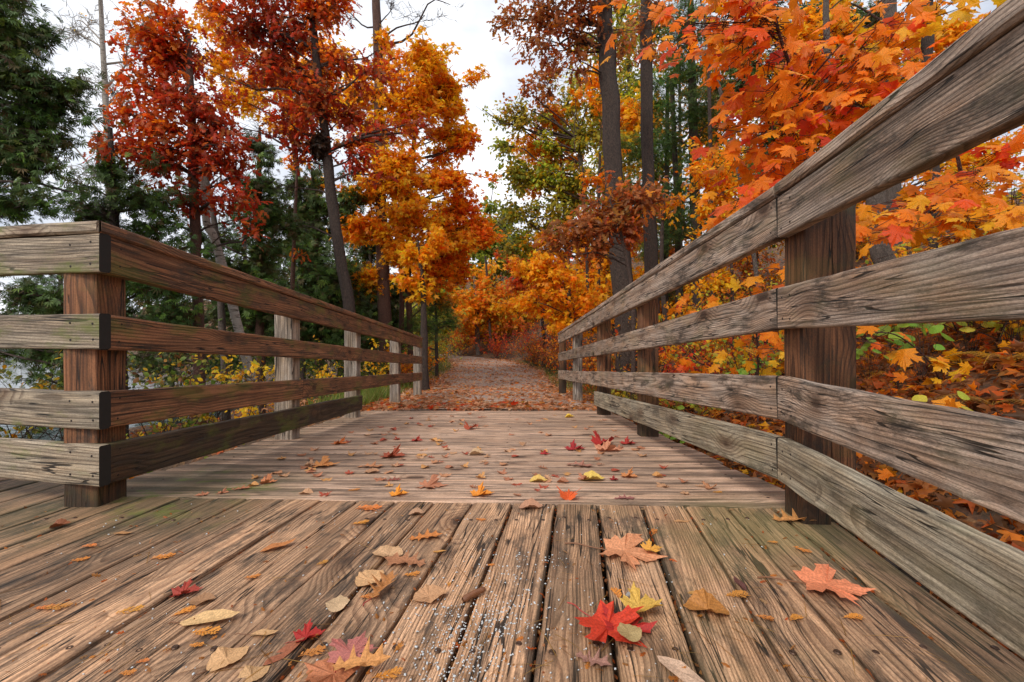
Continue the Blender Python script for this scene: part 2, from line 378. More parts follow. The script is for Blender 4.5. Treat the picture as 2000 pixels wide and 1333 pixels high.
# wide plain sheet under everything out to the horizon
b_ = linkmesh("ground", np_mesh("ground_far", [(-1500, -1500, -2.6), (1500, -1500, -2.6), (1500, 1500, -2.6), (-1500, 1500, -2.6)], [(0, 1, 2, 3)]), M['floor']); props(b_, kind='structure')

# ------------------------------------------------------------------ lumber
def board_mesh(name, quad, thick, seg=18, cham=.004, rough=.0012, seed=0, zoff=0.0):
    """quad = (a0, a1, b1, b0): top outline in local xy; side a is y-, side b is y+; x runs along the grain. Top at z=0."""
    r = np.random.default_rng(seed)
    a0, a1, b1, b0 = [np.array(q, float) for q in quad]
    V = []; n = seg + 1
    ja = np.cumsum(r.normal(0, rough * .6, n)); ja -= np.linspace(ja[0], ja[-1], n)
    jb = np.cumsum(r.normal(0, rough * .6, n)); jb -= np.linspace(jb[0], jb[-1], n)
    ja += r.normal(0, rough * .5, n); jb += r.normal(0, rough * .5, n)
    jz = np.cumsum(r.normal(0, rough * .35, n)); jz -= np.linspace(jz[0], jz[-1], n)
    for i in range(n):
        t = i / seg
        A = a0 + (a1 - a0) * t; B = b0 + (b1 - b0) * t
        A = A + np.array((0, ja[i])); B = B + np.array((0, jb[i]))
        c = cham * (1 + .5 * r.random())
        ring = [(A[0], A[1], -c), (A[0], A[1] + c * .3, -c * .3), (A[0], A[1] + c, 0), (B[0], B[1] - c, 0), (B[0], B[1] - c * .3, -c * .3), (B[0], B[1], -c),
                (B[0], B[1], -thick + c), (B[0], B[1] - c, -thick), (A[0], A[1] + c, -thick), (A[0], A[1], -thick + c)]
        V += [(q[0], q[1], q[2] + jz[i] + zoff) for q in ring]
    k = 10; Fq = []
    for i in range(seg):
        for j in range(k):
            a = i * k + j; b = i * k + (j + 1) % k; Fq.append((a, a + k, b + k, b))
    me = bpy.data.meshes.new(name)
    Fq.append(tuple(range(k))); Fq.append(tuple(reversed(range(seg * k, seg * k + k))))
    me.from_pydata(V, [], Fq)
    me.update(); return me
DARKEND = None
def ends(me, mat):
    me.materials.append(mat); n = len(me.polygons)
    me.polygons[n - 1].material_index = 1; me.polygons[n - 2].material_index = 1
def frame(p0, p1, normal):
    """local x from p0 to p1, local z = face normal"""
    X = (Vector(p1) - Vector(p0)); Ln = X.length; X.normalize(); Z = Vector(normal); Z = (Z - X * Z.dot(X)).normalized(); Yv = Z.cross(X)
    m = Matrix((X, Yv, Z)).transposed().to_4x4(); m.translation = Vector(p0); return m, Ln
def plank(name, parent, p0, p1, normal, width, thick, mat, seed, seg=16, skew=(0, 0)):
    """p0-p1 centre line of the visible face"""
    m, Ln = frame(p0, p1, normal); h = width / 2
    me = board_mesh(name, ((skew[0], -h), (Ln + skew[1], -h), (Ln - skew[1], h), (-skew[0], h)), thick, seg, .005, .0011, seed)
    me.materials.append(mat); ends(me, M['end']); o = bpy.data.objects.new(name, me); col.objects.link(o); o.parent = parent
    m.translation = m.translation - parent.location; o.matrix_local = m; return o

def screw_mesh():
    V = [(0, 0, .0005)]; k = 10
    for r_, z in ((.0025, .0012), (.0042, .0016), (.0055, -.0002)):
        V += [(r_ * math.cos(i * 2 * math.pi / k), r_ * math.sin(i * 2 * math.pi / k), z) for i in range(k)]
    Fc = [(0, 1 + i, 1 + (i + 1) % k) for i in range(k)]
    for q in range(2): Fc += [(1 + q * k + i, 1 + (q + 1) * k + i, 1 + (q + 1) * k + (i + 1) % k, 1 + q * k + (i + 1) % k) for i in range(k)]
    me = bpy.data.meshes.new("screw"); me.from_pydata(V, [], Fc); me.update(); return me
SCREW = screw_mesh(); SCREW.materials.append(M['screw'])
NAIL = SCREW.copy(); NAIL.materials.clear(); NAIL.materials.append(M['nail'])
def child_on(parent, me, name, lx, ly, lz=0.0, s=1.0):
    o = bpy.data.objects.new(name, me); col.objects.link(o); o.parent = parent; o.location = (lx, ly, lz); o.scale = (s, s, s); return o

# ------------------------------------------------------------------ boardwalk deck
joists = []
def boxv(x0, x1, y0, y1, z0, z1, slope=False):
    f = (lambda y: far_z(y)) if slope else (lambda y: 0)
    return [(x0, y0, z0 + f(y0)), (x1, y0, z0 + f(y0)), (x1, y1, z0 + f(y1)), (x0, y1, z0 + f(y1)), (x0, y0, z1 + f(y0)), (x1, y0, z1 + f(y0)), (x1, y1, z1 + f(y1)), (x0, y1, z1 + f(y1))]
BOXF = [(0, 3, 2, 1), (4, 5, 6, 7), (0, 1, 5, 4), (1, 2, 6, 5), (2, 3, 7, 6), (3, 0, 4, 7)]
JV, JF = [], []
def addbox(vs):
    k = len(JV); JV.extend(vs); JF.extend([tuple(i + k for i in f) for f in BOXF])
for yj in (-.6, .0, .62, 1.22): addbox(boxv(-3.6, 1.12, yj, yj + .05, -.24, -.0395))
for xj in (-1.50, -.75, -.05, .55, .90): addbox(boxv(xj, xj + .05, 1.62, 4.9, -.24, -.0395, True))
addbox(boxv(-1.50, .95, 1.34, 1.42, -.28, -.042))
me = bpy.data.meshes.new("joist_frame"); me.from_pydata(JV, [], JF); me.update()
deck = linkmesh("boardwalk_deck", me, M['beam']); props(deck, kind='structure')

SEAM = lambda x: 1.577 - .049 * x                # far edge of the near planks
gaps = [((1569, 1035), (1700, 1133)), ((1421, 992), (1700, 1296)), ((1340, 992), (1547, 1326.6)), ((1254.6, 991), (1373.5, 1333)), ((1167, 989), (1206, 1333)),
        ((1086, 988), (1038.6, 1333)), ((999, 988), (872, 1333)), ((920, 987), (714, 1307)), ((845, 985), (532, 1333)), ((767, 985), (374, 1333)),
        ((695, 982), (216, 1333)), ((620, 982), (62, 1333)), ((552, 978), (0, 1282)), ((480, 977), (0, 1212)), ((400, 983), (42, 1140)), ((356, 972), (0, 1114))]
lines = []
for a, b in gaps:
    A = deck_pt(*a); B = deck_pt(*b); s = (A[0] - B[0]) / (A[1] - B[1]); lines.append((A[0] + s * (1.575 - A[1]), s))
# keep neighbours nearly parallel
lines = [(x, .5 * s + .5 * .152) for x, s in lines]
lines = [(lines[0][0] + .147 * k, .152) for k in (1,)] + lines
xl = lines[-1][0]
for k in range(1, 16): lines.append((xl - .1475 * k, .152))
for k in range(len(lines) - 1):
    (xr, sr), (xl_, sl) = lines[k], lines[k + 1]
    gap = .0065 + .005 * R.random() ** 1.5
    def yend(x, s):                               # far end of the plank edge: the seam, or the deck's edge beyond the left return fence
        if x > -1.62: y = (1.577 - .049 * (x - s * 1.575)) / (1 + .049 * s)
        else: y = 1.80 - .12 * (x + 1.3) + .0
        return y
    y0 = -.9
    jit = R.uniform(-.012, .014) if xr < -1.4 else 0
    yr, yl = yend(xr, sr) - .003 + jit, yend(xl_, sl) - .003 + jit
    fx = lambda x, s, y: x + s * (y - 1.575)
    # local frame: x along the plank (towards -Y so that y+ is the right side)
    ang = math.atan(.152); ox, oy = (xr + xl_) / 2, 1.575
    ca, sa = math.cos(math.pi / 2 - ang), math.sin(math.pi / 2 - ang)
    def loc(px, py_): dx, dy = px - ox, py_ - oy; return (dx * ca + dy * sa, -dx * sa + dy * ca)
    q = (loc(fx(xr, sr, y0) - gap / 2, y0), loc(fx(xr, sr, yr) - gap / 2, yr), loc(fx(xl_, sl, yl) + gap / 2, yl), loc(fx(xl_, sl, y0) + gap / 2, y0))
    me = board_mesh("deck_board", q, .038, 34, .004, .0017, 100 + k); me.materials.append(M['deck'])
    o = bpy.data.objects.new("deck_board", me); col.objects.link(o); o.parent = deck
    o.location = (ox, oy, R.uniform(-.0018, .0012)); o.rotation_euler = (0, 0, math.pi / 2 - ang)
    for ys_ in (.845, 1.44):
        for f_ in (.22, .78):
            if R.random() < .85:
                yv = ys_ + R.uniform(-.012, .012); pxr = fx(xr, sr, yv); pxl = fx(xl_, sl, yv)
                lx, ly = loc(pxl + (pxr - pxl) * f_, yv); child_on(o, SCREW, "screw", lx, ly, .0, 1.25)
# far planks, laid across
yb = 0.0; nb = 0
edges = [0.0]
while edges[-1] < 3.36: edges.append(edges[-1] + .1425 + R.uniform(-.002, .002))
for k in range(len(edges) - 1):
    s0 = -.049 * (1 - edges[k] / 3.5) - .004; s1 = -.049 * (1 - edges[k + 1] / 3.5) - .004
    ya, yb = 1.579 + edges[k] + .002, 1.579 + edges[k + 1] - .002 - .002 * R.random()
    xL, xR = -1.60 + R.uniform(-.02, .02), 1.03 + R.uniform(-.015, .02)
    cx, cy = 0.0, (ya + yb) / 2
    th = math.atan(-FAR_S)
    q = ((xL, (ya + s0 * xL) - cy), (xR, (ya + s0 * xR) - cy), (xR, (yb + s1 * xR) - cy), (xL, (yb + s1 * xL) - cy))
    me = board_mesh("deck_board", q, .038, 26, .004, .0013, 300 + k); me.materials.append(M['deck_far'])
    o = bpy.data.objects.new("deck_board", me); col.objects.link(o); o.parent = deck
    o.location = (0, cy, far_z(cy) + R.uniform(-.0015, .0015)); o.rotation_euler = (th, 0, 0)
    for xj in (-1.47, -.02, .93):
        if R.random() < .8: child_on(o, SCREW, "screw", xj + R.uniform(-.01, .01), s0 * xj + R.choice((-.035, .04)), 0, 1.0)

# ------------------------------------------------------------------ railings
def nails(o, Ln, xs_, w_, s=.75):
    for x_ in xs_:
        for q in (-.28, .28):
            child_on(o, NAIL, "nail", x_ + R.uniform(-.006, .006), q * w_ + R.uniform(-.008, .008), 0.0, s)
XR, YK = .859, 1.474
rail = lambda: None
right = empty("wooden_railing", (XR, YK, 0), "weathered grey four-rail wooden railing along the right side of the boardwalk, beside the hillside", "railing")
SL = .072
def rz(z0, y): return z0 - SL * (y - YK)
def rx(y): return XR - .0146 * (y - YK)
# kink point; near part runs towards the camera on the line of the near planks
nd = Vector((-.152, -1, 0)).normalized(); nn_near = Vector((-1, .152, 0)).normalized(); nn_far = Vector((-1, -.0146, 0)).normalized()
def rfar(u): return (XR + .0146 * YK) / ((u - 1000) / F + .0146)
yE = rfar(1090)
rows_ = [(.897, 1.030, [1157], 0), (.602, .736, [1157], 1), (.309, .450, [1237], 2), (.113, .251, [], 3)]
NEARL = 2.4
for zb, zt, joints, k in rows_:
    zc, wd = (zb + zt) / 2, zt - zb
    mt = M['rail_green'] if k == 3 else M['rail_grey']
    p0 = Vector((XR, YK - .002, zc)) + nn_near * .0
    o = plank("rail", right, p0 + nd * NEARL, p0, nn_near, wd, .038, mt, 500 + k, 40)
    nails(o, NEARL, (NEARL - .03, NEARL - .09), wd, .7)
    ysplit = [YK + .003] + [rfar(j) for j in joints] + [yE if k < 3 else rfar(1160)]
    for q in range(len(ysplit) - 1):
        ya, yb = ysplit[q] + .0015, ysplit[q + 1] - .0015
        o = plank("rail", right, (rx(ya), ya, rz(zc, ya)), (rx(yb), yb, rz(zc, yb)), nn_far, wd * (1 - .004 * q), .038, mt, 520 + k * 5 + q, 30)
        nails(o, yb - ya, (.03, yb - ya - .03), wd, .7)
# caps lie flat over rail and post
capw = .150
def cap(parent, a, b, inward, width, mat, seed, sk=(0, 0), name="cap_rail"):
    """a-b: inner top edge"""
    A, B = Vector(a), Vector(b); X = (B - A).normalized(); out = -Vector(inward).normalized()
    m, Ln = frame(A + out * (width / 2 - .008), B + out * (width / 2 - .008), Vector((0, 0, 1)))
    h = width / 2
    me = board_mesh(name, ((sk[0], -h), (Ln + sk[1], -h), (Ln - sk[1], h), (-sk[0], h)), .040, 30, .006, .0012, seed); me.materials.append(mat)
    o = bpy.data.objects.new(name, me); col.objects.link(o); o.parent = parent; m.translation = m.translation - parent.location; o.matrix_local = m; return o
ct = 1.074
a = Vector((XR, YK, ct)); cap(right, a + nd * NEARL, a - nd * .0, nn_near, capw, M['rail_grey'], 601)
cap(right, (rx(YK + .012), YK + .012, rz(ct, YK) - .003), (rx(yE - .0), yE, rz(ct, yE)), nn_far, capw, M['rail_grey'], 602)
def post(parent, cx, cy, w_, d_, z0, z1, mat, seed, rot=0.0, name="post"):
    """upright: grain vertical; w across, d along"""
    c = Vector((cx, cy, 0)); rotm = Matrix.Rotation(rot, 4, 'Z')
    Zd = rotm @ Vector((0, -1, 0))
    m, Ln = frame(c + Zd * (d_ / 2) + Vector((0, 0, z0)), c + Zd * (d_ / 2) + Vector((0, 0, z1)), Zd)
    me = board_mesh(name, ((0, -w_ / 2), (Ln, -w_ / 2), (Ln, w_ / 2), (0, w_ / 2)), d_, 12, .006, .0010, seed); me.materials.append(mat)
    o = bpy.data.objects.new(name, me); col.objects.link(o); o.parent = parent; m.translation = m.translation - parent.location; o.matrix_local = m; return o
# corner post of the right railing is two timbers side by side
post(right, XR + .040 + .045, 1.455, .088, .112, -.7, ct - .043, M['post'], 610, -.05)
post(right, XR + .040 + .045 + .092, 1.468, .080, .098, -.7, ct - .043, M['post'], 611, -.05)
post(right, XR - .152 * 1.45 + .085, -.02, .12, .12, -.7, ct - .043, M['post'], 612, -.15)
for k, (ul, ur) in enumerate(((1243, 1292), (1165, 1195), (1118, 1140), (1091, 1110))):
    # deck-side face starts at ul; find the distance
    yc = (XR + .038 + .0146 * YK) / ((ul - 1000) / F + .0146) - .055
    x0 = rx(yc) + .040
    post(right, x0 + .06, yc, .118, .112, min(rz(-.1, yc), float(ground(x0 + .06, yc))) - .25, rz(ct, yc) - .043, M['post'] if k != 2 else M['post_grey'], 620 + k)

# left railing: long run plus the return at the corner
XL = -1.362
left = empty("wooden_railing", (XL, 1.54, 0), "brown four-rail wooden railing on the left whose return at the corner has pale mossy rails", "railing")
def lx(y): return XL - .0146 * (y - 1.538)
def lfar(u): return (XL + .0146 * 1.538) / ((u - 1000) / F + .0146)
def lz(z0, y): return z0 - SL * .96 * (y - 1.538)
nl = Vector((1, .0146, 0)).normalized()
yEl = lfar(825)
for zb, zt, joints, k in ((.790, .918, [707], 0), (.533, .652, [707], 1), (.268, .393, [592], 2), (.078, .214, [], 3)):
    zc, wd = (zb + zt) / 2, zt - zb
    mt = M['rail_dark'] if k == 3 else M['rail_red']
    ysp = [1.540] + [lfar(j) for j in joints] + [yEl if k < 3 else lfar(708)]
    for q in range(len(ysp) - 1):
        ya, yb = ysp[q] + .0015, ysp[q + 1] - .0015
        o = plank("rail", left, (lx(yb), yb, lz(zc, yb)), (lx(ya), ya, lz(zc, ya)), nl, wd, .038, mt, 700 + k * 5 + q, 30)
        nails(o, yb - ya, (.03, yb - ya - .035), wd, .7)
    # return rails
    rd = Vector((-4.84, 1, 0)).normalized(); rn = Vector((-1, -4.84, 0)).normalized()
    p1 = Vector((XL + .001, 1.500, zc + .002))
    mt2 = M['rail_pale']
    o = plank("rail", left, p1 + rd * 2.2, p1, rn, wd, .037, mt2, 740 + k, 26)
    nails(o, 2.2, (2.2 - .03, 2.2 - .12), wd, .8)
ctl = .960
m45 = .0
cap(left, (lx(yEl), yEl, lz(ctl, yEl)), (XL - .0, 1.500 + .074, ctl - .005), nl, .148, M['rail_red'], 760, (0, -.072))
p1 = Vector((XL + .002, 1.498, ctl)) + rd * .072; cap(left, p1, p1 + rd * 2.1, Vector((-1, -4.84, 0)), .146, M['rail_pale'], 761, (.071, 0))
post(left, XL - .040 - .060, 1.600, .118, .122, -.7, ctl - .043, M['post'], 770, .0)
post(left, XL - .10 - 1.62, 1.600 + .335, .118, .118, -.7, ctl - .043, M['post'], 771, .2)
for k, ur in enumerate((587, 705, 783, 824)):
    yc = (XL - .038 + .0146 * 1.538) / ((ur - 1000) / F + .0146) - .055
    x0 = lx(yc) - .040
    post(left, x0 - .06, yc, .118, .112, min(lz(-.15, yc), float(ground(x0 - .06, yc))) - .25, lz(ctl, yc) - .043, M['post_grey'], 780 + k)

# ------------------------------------------------------------------ leaf templates (y = midrib, base at 0, unit length)
def fan(half, c):
    pts = [half[0]] + half[1:-1] + [half[-1]] + [(-x, y) for x, y in reversed(half[1:-1])]
    V = [(c[0], c[1])] + pts; n = len(pts)
    return np.array(V, float), [(0, 1 + i, 1 + (i + 1) % n) for i in range(n)]
MH = [(0, 0), (.14, -.03), (.34, -.10), (.33, .03), (.44, .10), (.36, .17), (.27, .21), (.40, .30), (.55, .31), (.52, .40), (.64, .58), (.46, .52), (.43, .62), (.31, .55), (.19, .47), (.22, .60), (.29, .70), (.18, .76), (.15, .85), (.07, .86), (0, 1.05)]
ML = [(0, 0), (.32, -.09), (.27, .17), (.62, .54), (.21, .48), (0, 1.03)]
OH = [(0, 0), (.03, .06), (.16, .10), (.06, .20), (.10, .27), (.30, .30), (.12, .38), (.09, .46), (.36, .56), (.14, .60), (.12, .68), (.27, .80), (.10, .84), (0, 1.0)]
OL = [(0, 0), (.20, .20), (.06, .32), (.30, .52), (.09, .58), (.22, .80), (0, 1)]
OV = [(0, 0), (.13, .04), (.24, .10), (.30, .18), (.37, .25), (.38, .34), (.42, .42), (.38, .52), (.37, .62), (.30, .70), (.25, .80), (.13, .89), (0, 1)]
OVL = [(0, 0), (.27, .25), (.30, .6), (0, 1)]
LG = [(0, 0), (.10, .12), (.17, .35), (.16, .65), (.08, .88), (0, 1)]
def strip(half):
    ysv = [y for _, y in half]; n = len(half)
    V = []; Fc = []
    for s in (1, -1):
        base = len(V)
        for x, y in half: V.append((0, min(max(y, 0), 1)))
        for x, y in half: V.append((s * x, y))
        for i in range(n - 1):
            a, b, c, d = base + i, base + i + 1, base + n + i + 1, base + n + i
            t = [(a, d, c), (a, c, b)] if s > 0 else [(a, c, d), (a, b, c)]
            for f in t:
                P_ = [V[q] for q in f]
                if abs((P_[1][0] - P_[0][0]) * (P_[2][1] - P_[0][1]) - (P_[2][0] - P_[0][0]) * (P_[1][1] - P_[0][1])) > 1e-6: Fc.append(f)
    return np.array(V, float), Fc
T_MH, T_ML = fan(MH, (0, .32)), fan(ML, (0, .32))
T_OH, T_OL = strip(OH), strip(OL)
T_OV, T_OVL, T_LG = fan(OV, (0, .45)), fan(OVL, (0, .45)), fan(LG, (0, .5))
def spray_t(n=5, spread=1.0, w=.055, l=1.0):     # flat fan of narrow sprigs (cedar)
    V, Fc = [], []
    for i in range(n):
        t = (i / (n - 1) - .5) * 2 * spread; b = .12 + .45 * (1 - abs(i / (n - 1) - .5) * 2) * .2
        ln = l * (1 - .35 * abs(t)); dx, dy = math.sin(t), math.cos(t); k = len(V)
        V += [(dx * .05, dy * .05), (dx * ln * .55 + dy * w, dy * ln * .55 - dx * w), (dx * ln, dy * ln), (dx * ln * .55 - dy * w, dy * ln * .55 + dx * w)]
        Fc += [(k, k + 1, k + 2), (k, k + 2, k + 3)]
    return np.array(V, float), Fc
T_SP = spray_t(6, 1.1, .075)
def tuft_t():                                     # pine tuft, already 3-D
    r = np.random.default_rng(3); V, Fc = [], []
    for i in range(9):
        d = r.normal(0, 1, 3); d[1] = abs(d[1]) * .8 + .5; d /= np.linalg.norm(d); s = np.cross(d, (0, 0, 1)); s /= np.linalg.norm(s) + 1e-6; k = len(V)
        V += [tuple(s * .022), tuple(-s * .022), tuple(d)]; Fc.append((k, k + 1, k + 2))
    return np.array(V, float), Fc
T_PN = tuft_t()
T_GR = (np.array([(-.03, 0), (.03, 0), (.02, .5), (-.02, .5), (0.0, 1)], float), [(0, 1, 2), (0, 2, 3), (3, 2, 4)])
def curl(t, fold=.15, droop=.25, wav=.0, seed=0):
    V, Fc = t
    if V.shape[1] == 3: return V, Fc
    r = np.random.default_rng(seed); z = -fold * np.abs(V[:, 0]) ** 1.3 * 1.6 - droop * (V[:, 1] - .25) ** 2 * np.sign(V[:, 1] - .25) * 1.0
    z = z + wav * r.normal(0, 1, len(V)) * (np.abs(V[:, 0]) + .1)
    return np.column_stack([V, z]), Fc

def norm(a): return a / (np.linalg.norm(a, axis=-1, keepdims=True) + 1e-9)
def leaves_mesh(name, tmpl, pos, size, mid, nrm, colr, smooth=False):
    """place the template at every pos; mid = direction of midrib, nrm = approximate normal"""
    TV, TF = tmpl; TF = np.array(TF, np.int32)
    Y_ = norm(mid); Z_ = norm(nrm - Y_ * np.sum(nrm * Y_, -1, keepdims=True)); X_ = np.cross(Y_, Z_)
    Rm = np.stack([X_, Y_, Z_], -1) * size[:, None, None]
    V = np.einsum('nij,kj->nki', Rm, TV) + pos[:, None, :]
    n, k = len(pos), len(TV)
    Fc = (TF[None] + (np.arange(n) * k)[:, None, None]).reshape(-1, 3)
    C = np.repeat(colr, len(TF), 0)
    return np_mesh(name, V.reshape(-1, 3), Fc, C, smooth)
def merge(ms):                                    # several (V,F) tube sets into one
    V, Fq, k = [], [], 0
    for v, f in ms: V.append(v); Fq.append(f + k); k += len(v)
    return np.concatenate(V), np.concatenate(Fq)
def tube(pts, rad, sides=7, seed=0, lump=0.0):
    pts = np.asarray(pts, float); rad = np.asarray(rad, float); n = len(pts)
    d = np.gradient(pts, axis=0); d = norm(d); ref = np.array((0, 1, .1)) if abs(d[0][2]) > .5 else np.array((0, 0, 1.0))
    s = norm(np.cross(d, ref)); t = np.cross(d, s); a = np.arange(sides) / sides * 2 * np.pi
    r = np.random.default_rng(seed); rr = rad[:, None] * (1 + lump * r.normal(0, 1, (n, sides)))
    V = pts[:, None] + rr[..., None] * (s[:, None] * np.cos(a)[None, :, None] + t[:, None] * np.sin(a)[None, :, None])
    idx = np.arange(n * sides).reshape(n, sides); nxt = np.roll(idx, -1, 1)
    Fq = np.stack([idx[:-1], idx[1:], nxt[1:], nxt[:-1]], -1).reshape(-1, 4)
    return V.reshape(-1, 3), Fq
def spline(pts, n):                               # Catmull-Rom through pts (k,d)
    pts = np.asarray(pts, float); k = len(pts)
    if k < 3:
        t = np.linspace(0, 1, n)[:, None]; return pts[0] * (1 - t) + pts[-1] * t
    Pd = np.vstack([2 * pts[0] - pts[1], pts, 2 * pts[-1] - pts[-2]]); out = []
    for t in np.linspace(0, k - 1 - 1e-6, n):
        i = int(t); f = t - i; a, b, c, d = Pd[i], Pd[i + 1], Pd[i + 2], Pd[i + 3]
        out.append(.5 * (2 * b + (c - a) * f + (2 * a - 5 * b + 4 * c - d) * f * f + (3 * b - a - 3 * c + d) * f ** 3))
    return np.array(out)
def twigs(S, E, r0, bend=.12, sides=3):
    """many thin 3-sided twigs at once, two segments each"""
    n = len(S)
    if n == 0: return np.zeros((0, 3)), np.zeros((0, 4), int)
    L_ = np.linalg.norm(E - S, axis=1, keepdims=True); Mid = (S + E) / 2 + rng.normal(0, 1, (n, 3)) * L_ * bend
    d = norm(E - S); s = norm(np.cross(d, rng.normal(0, 1, (n, 3)))); t = np.cross(d, s); V = []
    r0 = np.broadcast_to(np.asarray(r0, float), (n,))[:, None]
    for Pp, k in ((S, 1.0), (Mid, .65), (E, .25)):
        for j in range(sides):
            a = 2 * math.pi * j / sides; V.append(Pp + (s * math.cos(a) + t * math.sin(a)) * r0 * k)
    V = np.stack(V, 1); Fq = []
    for q in range(2):
        for j in range(sides): Fq.append((q * sides + j, (q + 1) * sides + j, (q + 1) * sides + (j + 1) % sides, q * sides + (j + 1) % sides))
    Fq = (np.array(Fq)[None] + (np.arange(n) * 3 * sides)[:, None, None]).reshape(-1, 4)
    return V.reshape(-1, 3), Fq
def pick(pal, n, var=.10):
    pal = [(c, w_) for c, w_ in pal]; C = np.array([c for c, _ in pal]); W = np.array([w_ for _, w_ in pal], float); W /= W.sum()
    c = C[rng.choice(len(C), n, p=W)]; c2 = C[rng.choice(len(C), n, p=W)]; t = rng.random((n, 1)) * .5
    c = c * (1 - t) + c2 * t
    return np.clip(c * np.exp(rng.normal(0, var, (n, 1))), 0, .95)

# colours of the leaves themselves
ORANGE, YEL, RED, DRED = (.96, .25, .010), (.97, .56, .024), (.78, .065, .014), (.46, .040, .014)
AMBER, BRONZE, BROWN, RUST = (.97, .375, .012), (.50, .18, .050), (.28, .11, .038), (.62, .125, .022)
GREEN, YGREEN, CEDAR, PINE, OLIVE = (.15, .24, .032), (.60, .58, .06), (.062, .108, .024), (.060, .13, .032), (.32, .29, .05)
CRIM = (.42, .025, .03)
pal_maple = [(ORANGE, 3), (AMBER, 5), (YEL, 5)]
pal_maple_y = [(AMBER, 4), (YEL, 5), (ORANGE, 2)]
pal_maple_r = [(ORANGE, 6), (RED, 1.5), (AMBER, 4)]
pal_oak = [(DRED, 6), (RUST, 3), (RED, 1.2), (BROWN, 2)]
pal_oak_o = [(RUST, 4), (ORANGE, 2.5), (RED, 2), (BROWN, 1)]
pal_bronze = [(BRONZE, 5), (RUST, 2), (BROWN, 3), (AMBER, .8)]
pal_yg = [(YGREEN, 4), (OLIVE, 4), (YEL, 2), (GREEN, 1.5)]
pal_cedar = [(CEDAR, 6), (GREEN, 1.2), ((.10, .06, .02), 1.4)]
pal_pine = [(PINE, 5), (CEDAR, 3), (GREEN, 2)]
pal_yel = [(YEL, 5), (AMBER, 2), (YGREEN, 2)]
pal_crim = [(CRIM, 4), (RED, 2), (RUST, 3), (ORANGE, 2)]
pal_under = [(AMBER, 3), (RUST, 3), (OLIVE, 2), (BROWN, 2), (ORANGE, 3)]

TEMPL = {'maple': curl(T_ML, .25, .5), 'oak': curl(T_OL, .2, .5), 'oval': curl(T_OVL, .2, .4), 'cedar': curl(T_SP, 0, .35), 'pine': T_PN}

